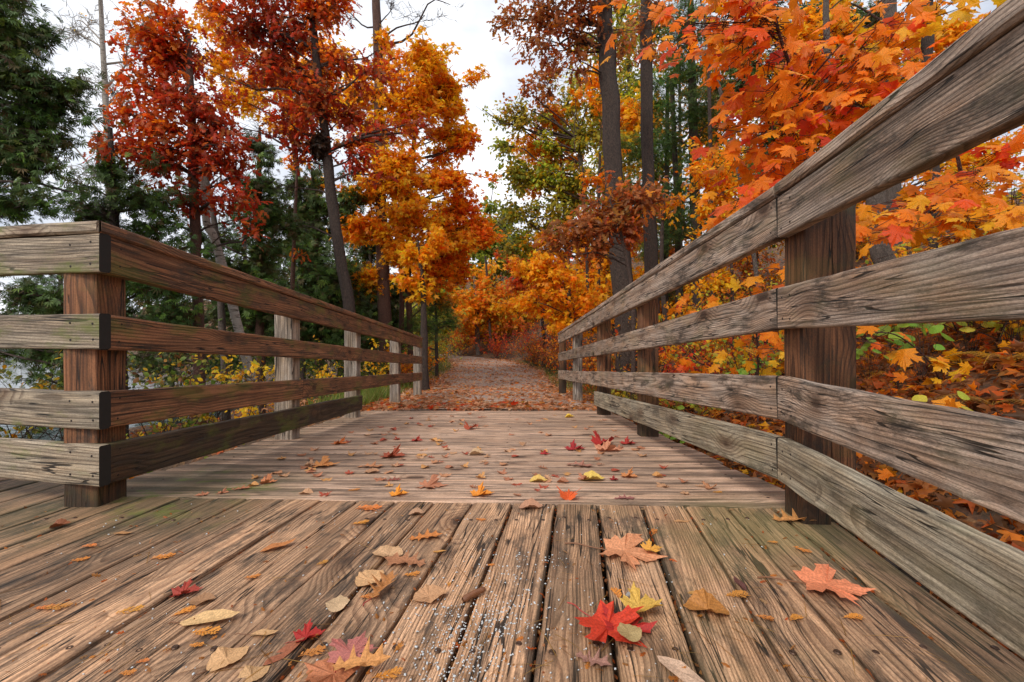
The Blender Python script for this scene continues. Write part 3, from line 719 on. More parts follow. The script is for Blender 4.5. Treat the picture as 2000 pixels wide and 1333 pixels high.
def make_tree(name, label, cat, Y, trunk, clumps, leaf='maple', size=.11, pal=pal_maple, barkm='bark', twigr=.004, group=None,
              extra_trunks=(), bare=(), lpt=9, droop=.35, flat=.55, limb_from=None, seed=None, base=True, spread_dy=1.0, join_lean=0.0, knee=.30, dens=1.0):
    """trunk: [(u, v, radius_px[, dY])] from the ground up; clumps: [(u, v, ru, rv, n_leaves[, dY[, palette]])] all in picture pixels at distance Y"""
    tp = np.array([tuple(P(t[0], t[1], Y + (t[3] if len(t) > 3 else 0))) + (t[2] / F * Y,) for t in trunk])
    if base:
        gz = float(ground(tp[0][0], tp[0][1]))
        tp0 = tp[0].copy(); tp0[2] = gz - .12; tp0[3] *= 1.35
        if gz > tp[0][2] - .05: tp = tp[tp[:, 2] > gz + .15]; 
        tp0[:2] = tp[0][:2]; tp = np.vstack([tp0, tp])
    root = empty(name, (tp[0][0], tp[0][1], float(ground(tp[0][0], tp[0][1]))), label, cat, group)
    off = -np.array(root.location)
    nseg = 26; sp = spline(tp, nseg)
    sp[1:-1, :2] += rng.normal(0, .05, (nseg - 2, 2)) * sp[1:-1, 3:4]
    tb = [tube(sp[:, :3] + off, np.maximum(sp[:, 3], .004), 9, 1, .05)]
    for et in extra_trunks:
        ep = spline(np.array([tuple(P(t[0], t[1], Y + (t[3] if len(t) > 3 else 0))) + (t[2] / F * Y,) for t in et]), 16)
        tb.append(tube(ep[:, :3] + off, np.maximum(ep[:, 3], .004), 7, 2, .05))
    V, Fq = merge(tb); linkmesh("trunk", np_mesh("trunk", V, Fq, smooth=True), M[barkm], root, loc=root.location)
    tubes, TS, TE, LP, LD, LC = [], [], [], [], [], []
    zs = sp[:, 2]
    # loose boughs between neighbouring clumps, so that the crown hangs together
    ex = []
    if len(clumps) > 3:
        for a_ in clumps:
            near_ = sorted(clumps, key=lambda b_: (a_[0] - b_[0]) ** 2 + (a_[1] - b_[1]) ** 2)[1:4]
            b_ = near_[R.randrange(len(near_))]
            ex.append(((a_[0] + b_[0]) / 2 + R.gauss(0, 18), (a_[1] + b_[1]) / 2 + R.gauss(0, 18), a_[2] * R.uniform(.6, 1.25), a_[3] * R.uniform(.6, 1.25), int(min(a_[4], b_[4]) * .38), None, (a_[6] if len(a_) > 6 else pal)))
            ex.append((a_[0] + R.gauss(0, a_[2] * .9), a_[1] + R.gauss(0, a_[3] * .9), a_[2] * .55, a_[3] * .35, int(a_[4] * .14), None, (a_[6] if len(a_) > 6 else pal)))
    allc = [(c, False) for c in list(clumps) + ex] + [(c, True) for c in bare]
    for c, isbare in allc:
        u, v, ru, rv, n = c[:5]; dY = c[5] if len(c) > 5 and c[5] is not None else rng.normal(0, .30) * (ru / F * Y) * spread_dy
        pl = c[6] if len(c) > 6 else pal
        ctr = np.array(P(u, v, Y + dY)); rad = np.array((ru / F * Y, ru * .6 / F * Y, rv / F * Y)) * (1 if isbare else 1.42); n = n if isbare else max(8, int(n * dens * (.78 if leaf in ('oak', 'cedar') else .92)))
        # limb leaves the trunk below the clump
        dist = np.linalg.norm((sp[:, :2] - ctr[:2]), axis=1)
        want = ctr[2] - knee * np.linalg.norm(ctr[:2] - sp[np.argmin(np.abs(zs - ctr[2])), :2]) - .2 * rad[2]
        i = int(np.argmin(np.abs(zs - want))); i = max(2, min(i, len(sp) - 2)); s0 = sp[i, :3]
        dirv = ctr - s0; ln = np.linalg.norm(dirv)
        m1 = s0 + dirv * .4 + rng.normal(0, .06, 3) * ln; m1[2] += .02 * ln
        m2 = s0 + dirv * .75 + rng.normal(0, .06, 3) * ln
        lr = min(sp[i, 3] * .5, .010 + .013 * ln)
        lp = spline([s0, m1, m2, ctr], 9); tubes.append(tube(lp + off, np.linspace(lr, twigr * 1.3, 9), 5))
        nt = max(4, int(n / lpt)) if not isbare else int(n)
        ntw = max(3, nt // 6)
        # secondary branches
        q = rng.random(ntw) ** .7; s_ = lp[(2 + q * 6).astype(int)]
        dirs = norm(rng.normal(0, 1, (ntw, 3))); e_ = ctr + dirs * rad * (rng.random((ntw, 1)) ** .6) * .85
        TS.append(s_); TE.append(e_); TS_r = np.full(ntw, twigr * 1.8)
        # twigs off the secondaries
        k = rng.integers(0, ntw, nt); f = .25 + .75 * rng.random((nt, 1)); s2 = s_[k] + (e_[k] - s_[k]) * f
        dr = norm(rng.normal(0, 1, (nt, 3)) + norm(e_[k] - s_[k]) * .8); dr[:, 2] *= flat
        e2 = s2 + dr * (rad.mean() * (.25 + .35 * rng.random((nt, 1))))
        TS.append(s2); TE.append(e2)
        if isbare:
            s3k = rng.integers(0, nt, nt * 2); s3 = s2[s3k] + (e2[s3k] - s2[s3k]) * rng.random((nt * 2, 1))
            e3 = s3 + norm(rng.normal(0, 1, (nt * 2, 3)) + norm(e2[s3k] - s2[s3k]) + (0, 0, .3)) * rad.mean() * (.1 + .25 * rng.random((nt * 2, 1)))
            TS.append(s3); TE.append(e3)
        else:
            kk = rng.integers(0, nt, n); t = .15 + .9 * rng.random((n, 1)); lpz = s2[kk] + (e2[kk] - s2[kk]) * t + rng.normal(0, size * .6, (n, 3))
            LP.append(lpz); LD.append(norm(e2[kk] - s2[kk])); 
            hue = rng.normal(0, .10)
            cc = pick(pl, n); cc[:, 1] *= math.exp(hue); LC.append(cc)
    S = np.concatenate(TS); E = np.concatenate(TE)
    if len(tubes): bt = merge(tubes + [twigs(S + off, E + off, twigr)])
    linkmesh("branch", np_mesh("branch", bt[0], bt[1]), M['twig'] if barkm != 'bark_birch' else M['bark_birch'], root, loc=root.location)
    if LP:
        Pn = np.concatenate(LP) + off; D = np.concatenate(LD); Cc = np.concatenate(LC); n = len(Pn)
        mid = norm(D + rng.normal(0, .6, (n, 3)) + np.array((0, 0, -droop)))
        nr = rng.normal(0, .55, (n, 3)) + np.array((0, -.25, .9))
        sz = size * (.65 + .6 * rng.random(n))
        mt = M['needles'] if leaf in ('cedar', 'pine') else M['foliage']
        linkmesh("crown", leaves_mesh("crown", TEMPL[leaf], Pn, sz, mid, nr, Cc), mt, root, loc=root.location)
    return root

# ------------------------------------------------------------------ trees left of the path
make_tree("maple_tree", "tall orange and yellow maple on the left with a reddish trunk and bare grey top", "tree", 12.0,
    [(754, 690, 14), (750, 560, 13), (742, 300, 10), (738, 90, 9), (730, -90, 6)],
    [(800, 200, 55, 65, 900), (700, 190, 50, 60, 600), (730, 270, 55, 50, 700), (790, 330, 60, 55, 1000), (740, 360, 55, 40, 600),
     (810, 415, 60, 40, 900), (715, 430, 45, 35, 450), (780, 480, 60, 40, 800), (715, 545, 45, 22, 420), (690, 455, 35, 22, 260), (750, 120, 40, 40, 350),
     (830, 120, 45, 45, 550)],
    leaf='maple', size=.13, pal=pal_maple, barkm='bark_red', dens=1.3, twigr=.006,
    bare=[(830, 30, 80, 40, 26), (660, 20, 80, 50, 26), (770, 10, 50, 60, 18), (880, 10, 50, 30, 10)])
make_tree("maple_tree", "bright orange maple with twin slim stems leaning over the left side of the path", "tree", 12.8,
    [(803, 690, 6), (797, 520, 6), (806, 320, 5), (816, 190, 3)],
    [(845, 120, 36, 40, 620), (885, 165, 24, 35, 380), (860, 200, 45, 45, 700), (885, 270, 45, 45, 800, None, pal_maple_y), (925, 440, 40, 16, 260), (955, 455, 28, 14, 160, None, pal_maple_r), (900, 350, 40, 18, 260, None, pal_maple_r), (860, 350, 50, 45, 700), (915, 400, 45, 35, 520, None, pal_maple_r),
     (940, 450, 38, 30, 420, None, pal_maple_r), (870, 435, 55, 40, 750), (860, 500, 60, 35, 750, None, pal_maple_r), (830, 545, 55, 35, 620), (900, 520, 35, 28, 300, None, pal_maple_r), (920, 268, 35, 18, 200, None, pal_maple_r)],
    leaf='maple', size=.13, pal=pal_maple, barkm='bark_red', dens=1.3, twigr=.006, extra_trunks=[[(783, 690, 5), (785, 560, 5), (783, 440, 4), (800, 300, 2.5)]])
make_tree("oak_tree", "tall slender oak with dark red leaves and a crooked trunk behind the left railing", "tree", 8.5,
    [(686, 640, 12), (668, 520, 11), (652, 420, 10.5), (640, 320, 10), (628, 200, 8), (614, 80, 7), (604, -90, 4)],
    [(560, 50, 75, 50, 620), (480, 30, 50, 40, 340), (640, 120, 60, 50, 460, None, pal_oak_o), (550, 130, 60, 40, 420), (500, 110, 50, 35, 300), (590, 200, 60, 45, 380), (600, 290, 45, 40, 220),
     (680, 235, 45, 35, 260), (430, 20, 40, 35, 230, None, pal_oak_o), (640, 10, 60, 45, 380, None, pal_oak_o), (540, 230, 45, 30, 180), (700, 300, 40, 30, 150), (820, 235, 32, 20, 110), (560, -40, 120, 50, 700), (740, 130, 35, 40, 150)],
    leaf='oak', size=.15, pal=pal_oak, twigr=.005, lpt=6, bare=[(560, 360, 60, 50, 20), (720, 330, 50, 50, 16), (590, 440, 50, 40, 12), (470, 250, 70, 50, 16)])
make_tree("oak_tree", "younger oak with rusty red leaves standing left of the tall crooked oak", "tree", 7.2,
    [(388, 640, 10), (380, 400, 9), (372, 180, 7), (366, 60, 4)],
    [(300, 50, 45, 50, 430, None, pal_oak_o), (345, 105, 55, 50, 560), (290, 160, 50, 50, 480, None, pal_oak_o), (360, 190, 50, 45, 440), (250, 225, 45, 35, 260, None, pal_oak_o), (230, 292, 50, 22, 260),
     (320, 320, 45, 35, 300), (400, 300, 55, 40, 400), (450, 275, 40, 35, 200), (465, 370, 28, 45, 220), (385, 390, 45, 28, 230), (300, 245, 40, 35, 250, None, pal_oak_o), (495, 440, 22, 16, 60), (410, 235, 45, 30, 240)],
    leaf='oak', size=.135, pal=pal_oak, twigr=.0045, lpt=6, barkm='bark_red', bare=[(270, 400, 90, 60, 22), (450, 460, 80, 50, 20)])
make_tree("maple_tree", "pale orange maple showing behind the two red oaks", "tree", 15,
    [(590, 680, 6), (585, 400, 6), (560, 150, 4)],
    [(420, 50, 50, 50, 450), (520, 150, 60, 50, 650), (600, 170, 60, 60, 650), (460, 190, 50, 45, 400), (650, 90, 50, 50, 400), (560, 250, 45, 40, 300), (400, 130, 40, 45, 260), (660, 190, 40, 50, 300), (620, 360, 30, 30, 120)],
    leaf='maple', size=.16, pal=pal_maple_y, twigr=.006)
make_tree("young_maple", "slim dark-stemmed young maple at the far end of the left railing with yellow lower leaves", "tree", 9.0,
    [(830, 735, 8), (828, 640, 6.5), (826, 560, 5), (815, 470, 3)],
    [(800, 500, 40, 30, 260), (845, 470, 40, 25, 240), (790, 560, 25, 22, 110), (820, 575, 22, 15, 90)],
    leaf='maple', size=.11, pal=pal_maple_y, barkm='bark', twigr=.003)
# cedars
ced = dict(leaf='cedar', pal=pal_cedar, lpt=10, droop=.7, flat=.5)
make_tree("cedar_tree", "big dark green cedar filling the far left edge above the railing return", "tree", 5.2,
    [(-150, 700, 26), (-130, 300, 20), (-110, -60, 12)],
    [(20, 60, 80, 60, 850), (60, 140, 80, 50, 850), (95, 225, 70, 45, 700), (20, 240, 70, 60, 750), (50, 330, 70, 45, 600), (100, 300, 60, 30, 360), (20, 390, 70, 28, 420), (130, 170, 35, 35, 220), (-60, 150, 90, 140, 900), (150, 270, 30, 20, 90), (10, 0, 60, 50, 500), (90, 395, 50, 22, 200)],
    size=.10, twigr=.004, knee=-.15, **ced)
make_tree("cedar_tree", "open-branched cedar behind the corner post of the left railing", "tree", 6.8,
    [(238, 700, 9), (225, 450, 8), (215, 250, 4)],
    [(200, 330, 50, 30, 330), (255, 390, 70, 30, 450), (160, 415, 60, 24, 360), (230, 460, 60, 30, 350), (60, 575, 50, 25, 330), (180, 560, 70, 35, 450), (300, 470, 60, 35, 350), (290, 560, 60, 35, 380), (340, 420, 40, 30, 200), (100, 610, 70, 22, 380), (340, 640, 60, 40, 360), (60, 680, 60, 40, 420), (90, 740, 60, 30, 300)],
    size=.12, twigr=.004, bare=[(200, 420, 110, 80, 30), (330, 560, 90, 70, 26)], **ced)
make_tree("cedar_tree", "narrow dark cedar between the young oak and the crooked oak", "tree", 9.5,
    [(508, 640, 8), (506, 420, 6), (507, 250, 2.5)],
    [(508, 290, 20, 35, 220), (505, 350, 35, 35, 380), (500, 420, 48, 35, 480), (515, 490, 50, 35, 520), (500, 560, 60, 35, 620), (430, 520, 45, 40, 420), (440, 600, 60, 35, 520), (520, 620, 60, 40, 600), (400, 460, 35, 35, 220), (540, 430, 35, 35, 250)],
    size=.15, twigr=.005, barkm='bark_red', **ced)
make_tree("cedar_tree", "dense cedar making a dark green mass behind the crooked oak trunk", "tree", 12,
    [(622, 680, 7), (618, 480, 6), (610, 330, 3)],
    [(600, 370, 35, 35, 450), (625, 430, 50, 40, 700), (580, 470, 50, 40, 700), (610, 520, 65, 40, 950), (580, 590, 75, 40, 1100), (660, 560, 55, 50, 900), (690, 630, 55, 40, 750), (620, 650, 70, 40, 950), (560, 400, 30, 30, 250), (690, 400, 28, 45, 380), (540, 660, 60, 40, 600)],
    size=.19, twigr=.006, barkm='bark_red', **ced)
make_tree("cedar_tree", "dark cedar low behind the tall orange maple trunk", "tree", 14.5,
    [(728, 690, 5), (725, 560, 4), (722, 440, 2)],
    [(720, 480, 35, 40, 450), (700, 560, 50, 40, 700), (745, 600, 45, 45, 700), (700, 640, 60, 40, 800), (770, 640, 35, 40, 450), (770, 560, 30, 40, 350)],
    size=.21, twigr=.006, **ced)
make_tree("white_pine", "small bright green pine beside the path just past the left railing", "tree", 13.0,
    [(853, 715, 3.5), (852, 640, 3), (851, 575, 1.5)],
    [(851, 580, 16, 14, 90), (835, 605, 30, 10, 150), (872, 600, 28, 10, 140), (850, 632, 42, 9, 180), (815, 632, 28, 8, 110), (885, 628, 25, 8, 100), (840, 655, 38, 9, 110)],
    leaf='pine', size=.17, pal=[(PINE, 5), (GREEN, 3), (OLIVE, 1)], lpt=8, droop=-.3, flat=.4, twigr=.003)
make_tree("birch_tree", "leaning white birch trunk behind the left railing, without leaves", "tree", 8.2,
    [(492, 745, 10), (470, 660, 9), (445, 560, 8.5), (420, 470, 8), (402, 420, 7), (385, 250, 5)], [(330, 240, 40, 30, 60, None, pal_yel)],
    leaf='oval', size=.06, pal=pal_yel, barkm='bark_birch', twigr=.003, bare=[(350, 260, 60, 80, 20), (430, 330, 50, 50, 12)])
make_tree("birch_tree", "tall bare birch with fine pale twigs against the sky at upper left", "tree", 15,
    [(225, 640, 6), (215, 420, 5.5), (206, 180, 5), (190, -100, 3)], [(150, 40, 60, 60, 25, None, pal_yel)],
    leaf='oval', size=.06, pal=pal_yel, barkm='bark_birch', twigr=.011, knee=.8,
    bare=[(150, 60, 80, 90, 80), (270, 60, 70, 90, 80), (230, 180, 80, 80, 80), (140, 200, 70, 70, 60), (300, 320, 90, 70, 60), (180, 340, 80, 60, 50), (280, 230, 60, 60, 30), (320, 30, 50, 60, 30), (180, -40, 100, 60, 40), (100, 260, 60, 60, 24)])
make_tree("birch_tree", "second grey birch trunk close beside the leaning one", "tree", 9.0,
    [(440, 745, 7), (432, 600, 6.5), (425, 480, 6), (400, 330, 4)], [(420, 300, 30, 30, 30, None, pal_yel)], leaf='oval', size=.06, pal=pal_yel, barkm='bark_grey', twigr=.003,
    bare=[(430, 300, 50, 60, 14)])
make_tree("slender_tree", "thin straight grey trunk between the dark cedars behind the second left post", "tree", 10.5,
    [(566, 720, 5), (570, 600, 4.5), (576, 430, 3.5), (580, 330, 2)], [(600, 500, 30, 15, 40, None, pal_oak_o)], leaf='oak', size=.12, pal=pal_oak_o, barkm='bark_red', twigr=.004)

# squirrel nest in the crooked oak
nc = P(625, 285, 8.45); n = 420
dv = norm(rng.normal(0, 1, (n, 3))); pn = dv * np.array((.17, .17, .24)) * (.6 + .4 * rng.random((n, 1)))
nest = linkmesh("leaf_nest", leaves_mesh("leaf_nest", TEMPL['oak'], pn, .10 + .05 * rng.random(n), norm(rng.normal(0, 1, (n, 3)) + (0, 0, -.6)), dv, pick([((.05, .028, .016), 4), ((.10, .05, .025), 2)], n)), M['foliage'], loc=nc)
props(nest, "dark brown ball of dead leaves, an animal nest in the crooked oak", "nest")

# ------------------------------------------------------------------ trees right of the path
make_tree("oak_tree", "big old oak with a thick dark straight trunk on the right of the path", "tree", 8.6,
    [(1226, 690, 24), (1216, 560, 21), (1205, 420, 19), (1194, 260, 17.5), (1184, 60, 16), (1178, -140, 13)],
    [(1060, 20, 70, 30, 330), (985, 35, 40, 26, 190), (1110, 75, 45, 32, 210), (1130, 15, 45, 35, 200), (1040, 75, 45, 22, 130), (1080, -60, 100, 40, 400), (1230, 60, 40, 40, 140), (1100, 130, 40, 25, 130)],
    leaf='oak', size=.14, pal=pal_bronze, twigr=.005, lpt=6, knee=.1)
make_tree("oak_tree", "second straight dark trunk to the right of the big oak", "tree", 10.0,
    [(1276, 640, 14), (1270, 480, 13), (1264, 300, 12), (1262, 60, 11), (1262, -120, 8)],
    [(1290, 20, 60, 40, 240), (1240, 120, 40, 30, 120)], leaf='oak', size=.15, pal=pal_bronze, twigr=.005)
make_tree("pine_tree", "dark green pine with a straight trunk right of the two oaks", "tree", 12,
    [(1362, 560, 11), (1358, 400, 10), (1352, 200, 8), (1348, -60, 5)],
    [(1330, 130, 40, 40, 400), (1380, 200, 45, 35, 420), (1320, 250, 40, 45, 420), (1395, 330, 40, 40, 400), (1340, 370, 40, 40, 380), (1400, 430, 40, 35, 320), (1310, 450, 40, 40, 320), (1360, 40, 50, 50, 480), (1410, 90, 45, 45, 350)],
    leaf='pine', size=.17, pal=pal_pine, lpt=9, droop=-.1, flat=.4, twigr=.005)
make_tree("pine_tree", "soft green pine glimpsed between the two dark oak trunks", "tree", 13,
    [(1300, 620, 6), (1302, 400, 5), (1304, 150, 3)],
    [(1290, 180, 40, 40, 420), (1250, 300, 38, 50, 450), (1300, 300, 40, 50, 420), (1240, 400, 35, 45, 380), (1280, 480, 40, 40, 400), (1250, 560, 35, 30, 250), (1300, 560, 40, 35, 280), (1290, 400, 40, 40, 300)],
    leaf='pine', size=.18, pal=[(PINE, 4), (GREEN, 4), (CEDAR, 2)], lpt=9, droop=-.1, flat=.4, twigr=.005)
make_tree("pine_tree", "slim black pine stem on the hillside between the far posts", "tree", 12.5,
    [(1325, 560, 6), (1322, 400, 5.5), (1312, 150, 4)], [(1440, 180, 40, 50, 350), (1330, 70, 30, 30, 150)], leaf='pine', size=.17, pal=pal_pine, twigr=.005)
make_tree("oak_sapling", "oak sapling with curled bronze leaves in front of the big oak trunk", "tree", 6.0,
    [(1236, 600, 3.5), (1222, 500, 3), (1205, 430, 2.5), (1190, 390, 1.5)],
    [(1110, 440, 50, 28, 230), (1180, 415, 50, 35, 280), (1255, 395, 50, 30, 240), (1150, 465, 45, 26, 160), (1215, 440, 45, 28, 180), (1290, 390, 35, 25, 120), (1080, 470, 35, 20, 90), (1240, 370, 40, 20, 110)],
    leaf='oak', size=.115, pal=pal_bronze, twigr=.003, lpt=6, barkm='twig', knee=.2)
make_tree("maple_tree", "orange-red maple above the path just left of the big oak", "tree", 15.5,
    [(1112, 660, 5), (1106, 450, 5), (1092, 250, 3)],
    [(1075, 230, 35, 25, 300), (1040, 285, 35, 22, 280), (1085, 300, 40, 28, 260, None, pal_maple), (1050, 355, 45, 16, 260, None, pal_maple), (1110, 250, 35, 40, 200, None, pal_yg), (1070, 165, 40, 30, 220, None, pal_bronze), (1120, 170, 35, 40, 240, None, pal_yg), (1130, 330, 30, 40, 240, None, pal_maple), (1110, 400, 35, 30, 220, None, pal_yg)],
    leaf='maple', size=.155, dens=1.2, pal=pal_maple, twigr=.007, barkm='bark_grey')
make_tree("yellowing_tree", "tall yellow-green tree overhanging the far path on its right side", "tree", 14.6,
    [(1150, 660, 6), (1146, 450, 5.5), (1128, 250, 4)],
    [(1005, 225, 32, 30, 420), (985, 290, 24, 30, 300), (1010, 340, 35, 35, 560), (1020, 410, 42, 35, 700), (1080, 420, 45, 40, 700), (1000, 470, 32, 26, 380), (1135, 370, 45, 50, 700), (1060, 470, 50, 30, 560, None, pal_maple_y), (1150, 280, 38, 55, 560), (1160, 170, 38, 50, 450), (1170, 470, 40, 45, 520), (1030, 170, 32, 25, 220, None, pal_bronze), (1080, 340, 40, 35, 420), (1060, 280, 30, 30, 220), (975, 240, 16, 16, 90)],
    leaf='oval', size=.13, dens=1.15, pal=pal_yg, twigr=.008, barkm='bark_grey')
make_tree("maple_tree", "leafy amber maple filling the gap behind the big oak at mid height", "tree", 14,
    [(1190, 660, 4), (1180, 500, 3.5), (1165, 350, 2)],
    [(1150, 540, 45, 40, 450), (1190, 500, 40, 40, 380), (1240, 460, 40, 50, 420), (1210, 300, 35, 60, 350, None, pal_yg), (1240, 190, 40, 60, 400), (1230, 560, 40, 40, 380), (1170, 130, 35, 50, 260)],
    leaf='maple', size=.17, pal=pal_maple_y, twigr=.006, barkm='bark_grey')
make_tree("maple_sapling", "glowing yellow-orange maple sapling beside the right end of the path", "tree", 9.5,
    [(1128, 720, 3.5), (1118, 640, 3), (1102, 560, 2)],
    [(1010, 592, 45, 16, 320), (1065, 565, 50, 24, 420), (1040, 530, 45, 20, 330), (1100, 530, 45, 30, 380), (1150, 570, 45, 35, 420), (1090, 610, 50, 28, 420), (1150, 625, 45, 32, 420), (1060, 500, 40, 16, 220)],
    leaf='maple', size=.10, pal=pal_maple_y, twigr=.003, barkm='twig', knee=.2)
make_tree("maple_sapling", "fine-leaved golden maple saplings on the slope behind the second right post", "tree", 7.5,
    [(1430, 560, 3), (1425, 450, 2.5), (1420, 350, 1.5)],
    [(1390, 320, 45, 28, 330), (1440, 300, 45, 30, 330), (1400, 370, 45, 25, 330), (1350, 330, 30, 25, 160), (1450, 370, 40, 26, 250), (1420, 420, 45, 25, 280), (1370, 400, 30, 25, 160), (1360, 480, 40, 30, 220), (1430, 480, 40, 30, 220), (1380, 560, 50, 30, 280)],
    leaf='oval', size=.075, pal=pal_maple_y, twigr=.002, barkm='twig')
make_tree("maple_tree", "tall maple with amber leaves high on the slope behind the near right rails", "tree", 9.5,
    [(1742, 560, 17), (1740, 300, 15), (1736, 0, 13), (1736, -160, 10)],
    [(1620, 60, 60, 50, 420), (1700, 140, 60, 50, 420), (1560, 160, 60, 50, 420), (1820, 80, 60, 60, 380), (1680, 260, 60, 45, 380), (1500, 60, 60, 50, 400), (1480, 200, 50, 45, 320), (1800, 250, 70, 50, 400), (1580, 300, 60, 40, 380), (1900, 300, 80, 60, 450), (1520, 380, 60, 40, 380), (1880, 100, 70, 80, 450)],
    leaf='maple', size=.13, pal=pal_maple_y, twigr=.005, barkm='bark_grey')
make_tree("cedar_tree", "dark cedar deep in the hillside wood behind the orange maple leaves", "tree", 12,
    [(1560, 520, 9), (1556, 250, 8), (1552, -60, 5)],
    [(1500, 60, 60, 60, 500), (1560, 150, 60, 60, 550), (1620, 50, 60, 60, 500), (1600, 230, 60, 60, 500), (1500, 250, 60, 50, 480), (1700, 60, 60, 70, 500), (1560, 330, 60, 50, 400), (1450, 130, 40, 60, 350), (1680, 200, 60, 60, 450), (1860, 120, 70, 80, 500)],
    size=.22, twigr=.006, **ced)
for k, (lab, Yk, tr, bk) in enumerate((
    ("grey leaning trunk on the slope seen through the top gap of the near right rails", 5.8, [(1735, 560, 20), (1722, 480, 18), (1712, 400, 16), (1700, 250, 12)], 'bark_grey'),
    ("thin dark trunk rising on the slope left of the near right post", 8.0, [(1622, 560, 7), (1616, 200, 6), (1612, -60, 5)], 'bark_grey'),
    ("slanting grey sapling stem behind the orange leaves at upper right", 5.0, [(1480, 560, 4), (1440, 320, 4), (1400, 150, 3), (1360, -40, 2)], 'bark_grey'),
    ("dark trunk far up the slope at the right edge", 7.5, [(1830, 560, 12), (1815, 200, 11), (1808, -60, 9)], 'bark'))):
    make_tree("bare_trunk", lab, "tree", Yk, tr, [(tr[-1][0] + 40, tr[-1][1] + 60, 50, 40, 90)], leaf='maple', size=.10, pal=pal_maple_y, barkm=bk, twigr=.004)

for k, (lab, Yk, tr) in enumerate((("thin dark stem just left of the big oak above the golden saplings", 12.5, [(1150, 660, 3.5), (1146, 500, 3), (1138, 330, 2.2)]), ("pair of dark stems rising between the golden saplings and the big oak", 13.2, [(1172, 660, 4), (1168, 480, 3.5), (1172, 300, 2.5)]),
    ("crooked dark stem leaning over the red bushes", 17, [(1062, 660, 3), (1050, 560, 2.6), (1028, 480, 1.8)]), ("slim brown stem right of the big oak foot", 9.6, [(1300, 640, 5), (1292, 520, 4), (1296, 380, 3)]),
    ("thin dark stem in the green gap beyond the bend", 27, [(958, 680, 3), (955, 590, 2.6), (948, 500, 1.8)]), ("straight dark stem between the pines on the hill", 11, [(1392, 560, 4), (1388, 350, 4), (1384, 100, 3)]))):
    make_tree("bare_trunk", lab, "tree", Yk, tr, [(tr[-1][0] + 10, tr[-1][1] + 20, 40, 35, 120)], leaf='maple', size=.0105 * Yk, pal=pal_maple, barkm='bark', twigr=.0004 * Yk)

# wood beyond the bend of the path and up the hill
bgs = [("far orange maple low over the bend of the path", 27, 930, [(930, 590, 50, 35, 500), (900, 620, 40, 30, 350), (960, 560, 40, 30, 350), (990, 610, 40, 35, 400)], [(ORANGE, 4), (AMBER, 3), (YGREEN, 2)], 'maple', 540),
       ("far green tree standing in the gap where the path bends", 33, 960, [(960, 450, 35, 35, 450), (930, 490, 40, 35, 500), (985, 510, 45, 40, 550), (940, 540, 45, 30, 450), (960, 410, 20, 20, 160)], [(OLIVE, 4), (GREEN, 4), (YGREEN, 2)], 'oval', 400),
       ("far yellow-green tree left of the bend", 30, 880, [(880, 560, 40, 40, 450), (860, 600, 35, 35, 350), (900, 480, 35, 40, 380), (870, 520, 40, 30, 300), (840, 620, 30, 30, 250)], pal_yg, 'oval', 470),
       ("pale misty green tree farthest away in the sky gap", 45, 985, [(985, 430, 22, 25, 260), (1000, 470, 30, 30, 350), (960, 480, 30, 30, 300), (1010, 520, 30, 30, 300)], [((.20, .24, .10), 4), (OLIVE, 2)], 'oval', 400),
       ("rust orange tree right of the bend under the yellow-green one", 22, 1060, [(1050, 560, 45, 40, 450), (1090, 520, 45, 40, 450), (1020, 540, 35, 35, 330), (1110, 580, 45, 40, 400), (1050, 510, 40, 25, 260)], pal_oak_o, 'maple', 500),
       ("golden tree on the slope behind the third right post", 18, 1200, [(1180, 560, 45, 45, 480), (1220, 600, 50, 40, 450), (1160, 600, 40, 40, 380), (1260, 570, 50, 50, 450), (1330, 600, 60, 40, 500), (1300, 530, 50, 40, 380)], pal_maple_y, 'maple', 520),
       ("orange tree high on the hill between the pines", 19, 1400, [(1370, 250, 50, 50, 380), (1420, 330, 60, 50, 480), (1460, 420, 60, 50, 480), (1400, 480, 60, 40, 450), (1340, 520, 60, 40, 450), (1430, 150, 50, 60, 350)], pal_maple, 'maple', 150),
       ("yellow-green tree at the top of the hill behind the big oak", 21, 1230, [(1230, 120, 50, 60, 400), (1200, 220, 50, 50, 380), (1260, 230, 50, 50, 350), (1220, 330, 50, 50, 400), (1240, 20, 60, 50, 400)], pal_yg, 'oval', 60),
       ("amber tree crowning the hill above the near right rails", 16, 1680, [(1600, 150, 80, 60, 480), (1700, 60, 90, 60, 480), (1760, 220, 90, 60, 520), (1850, 120, 90, 70, 480), (1650, 320, 90, 60, 520), (1800, 380, 90, 60, 520), (1950, 280, 80, 80, 480), (1550, 420, 90, 60, 520), (1700, 480, 90, 50, 500), (1900, 470, 90, 60, 500)], pal_maple_y, 'maple', 60),
       ("brown-leaved oak up the hill behind the fine golden saplings", 14, 1480, [(1450, 500, 60, 40, 380), (1520, 540, 60, 40, 380), (1400, 560, 60, 40, 380), (1500, 450, 60, 40, 350)], pal_under, 'oak', 430)]
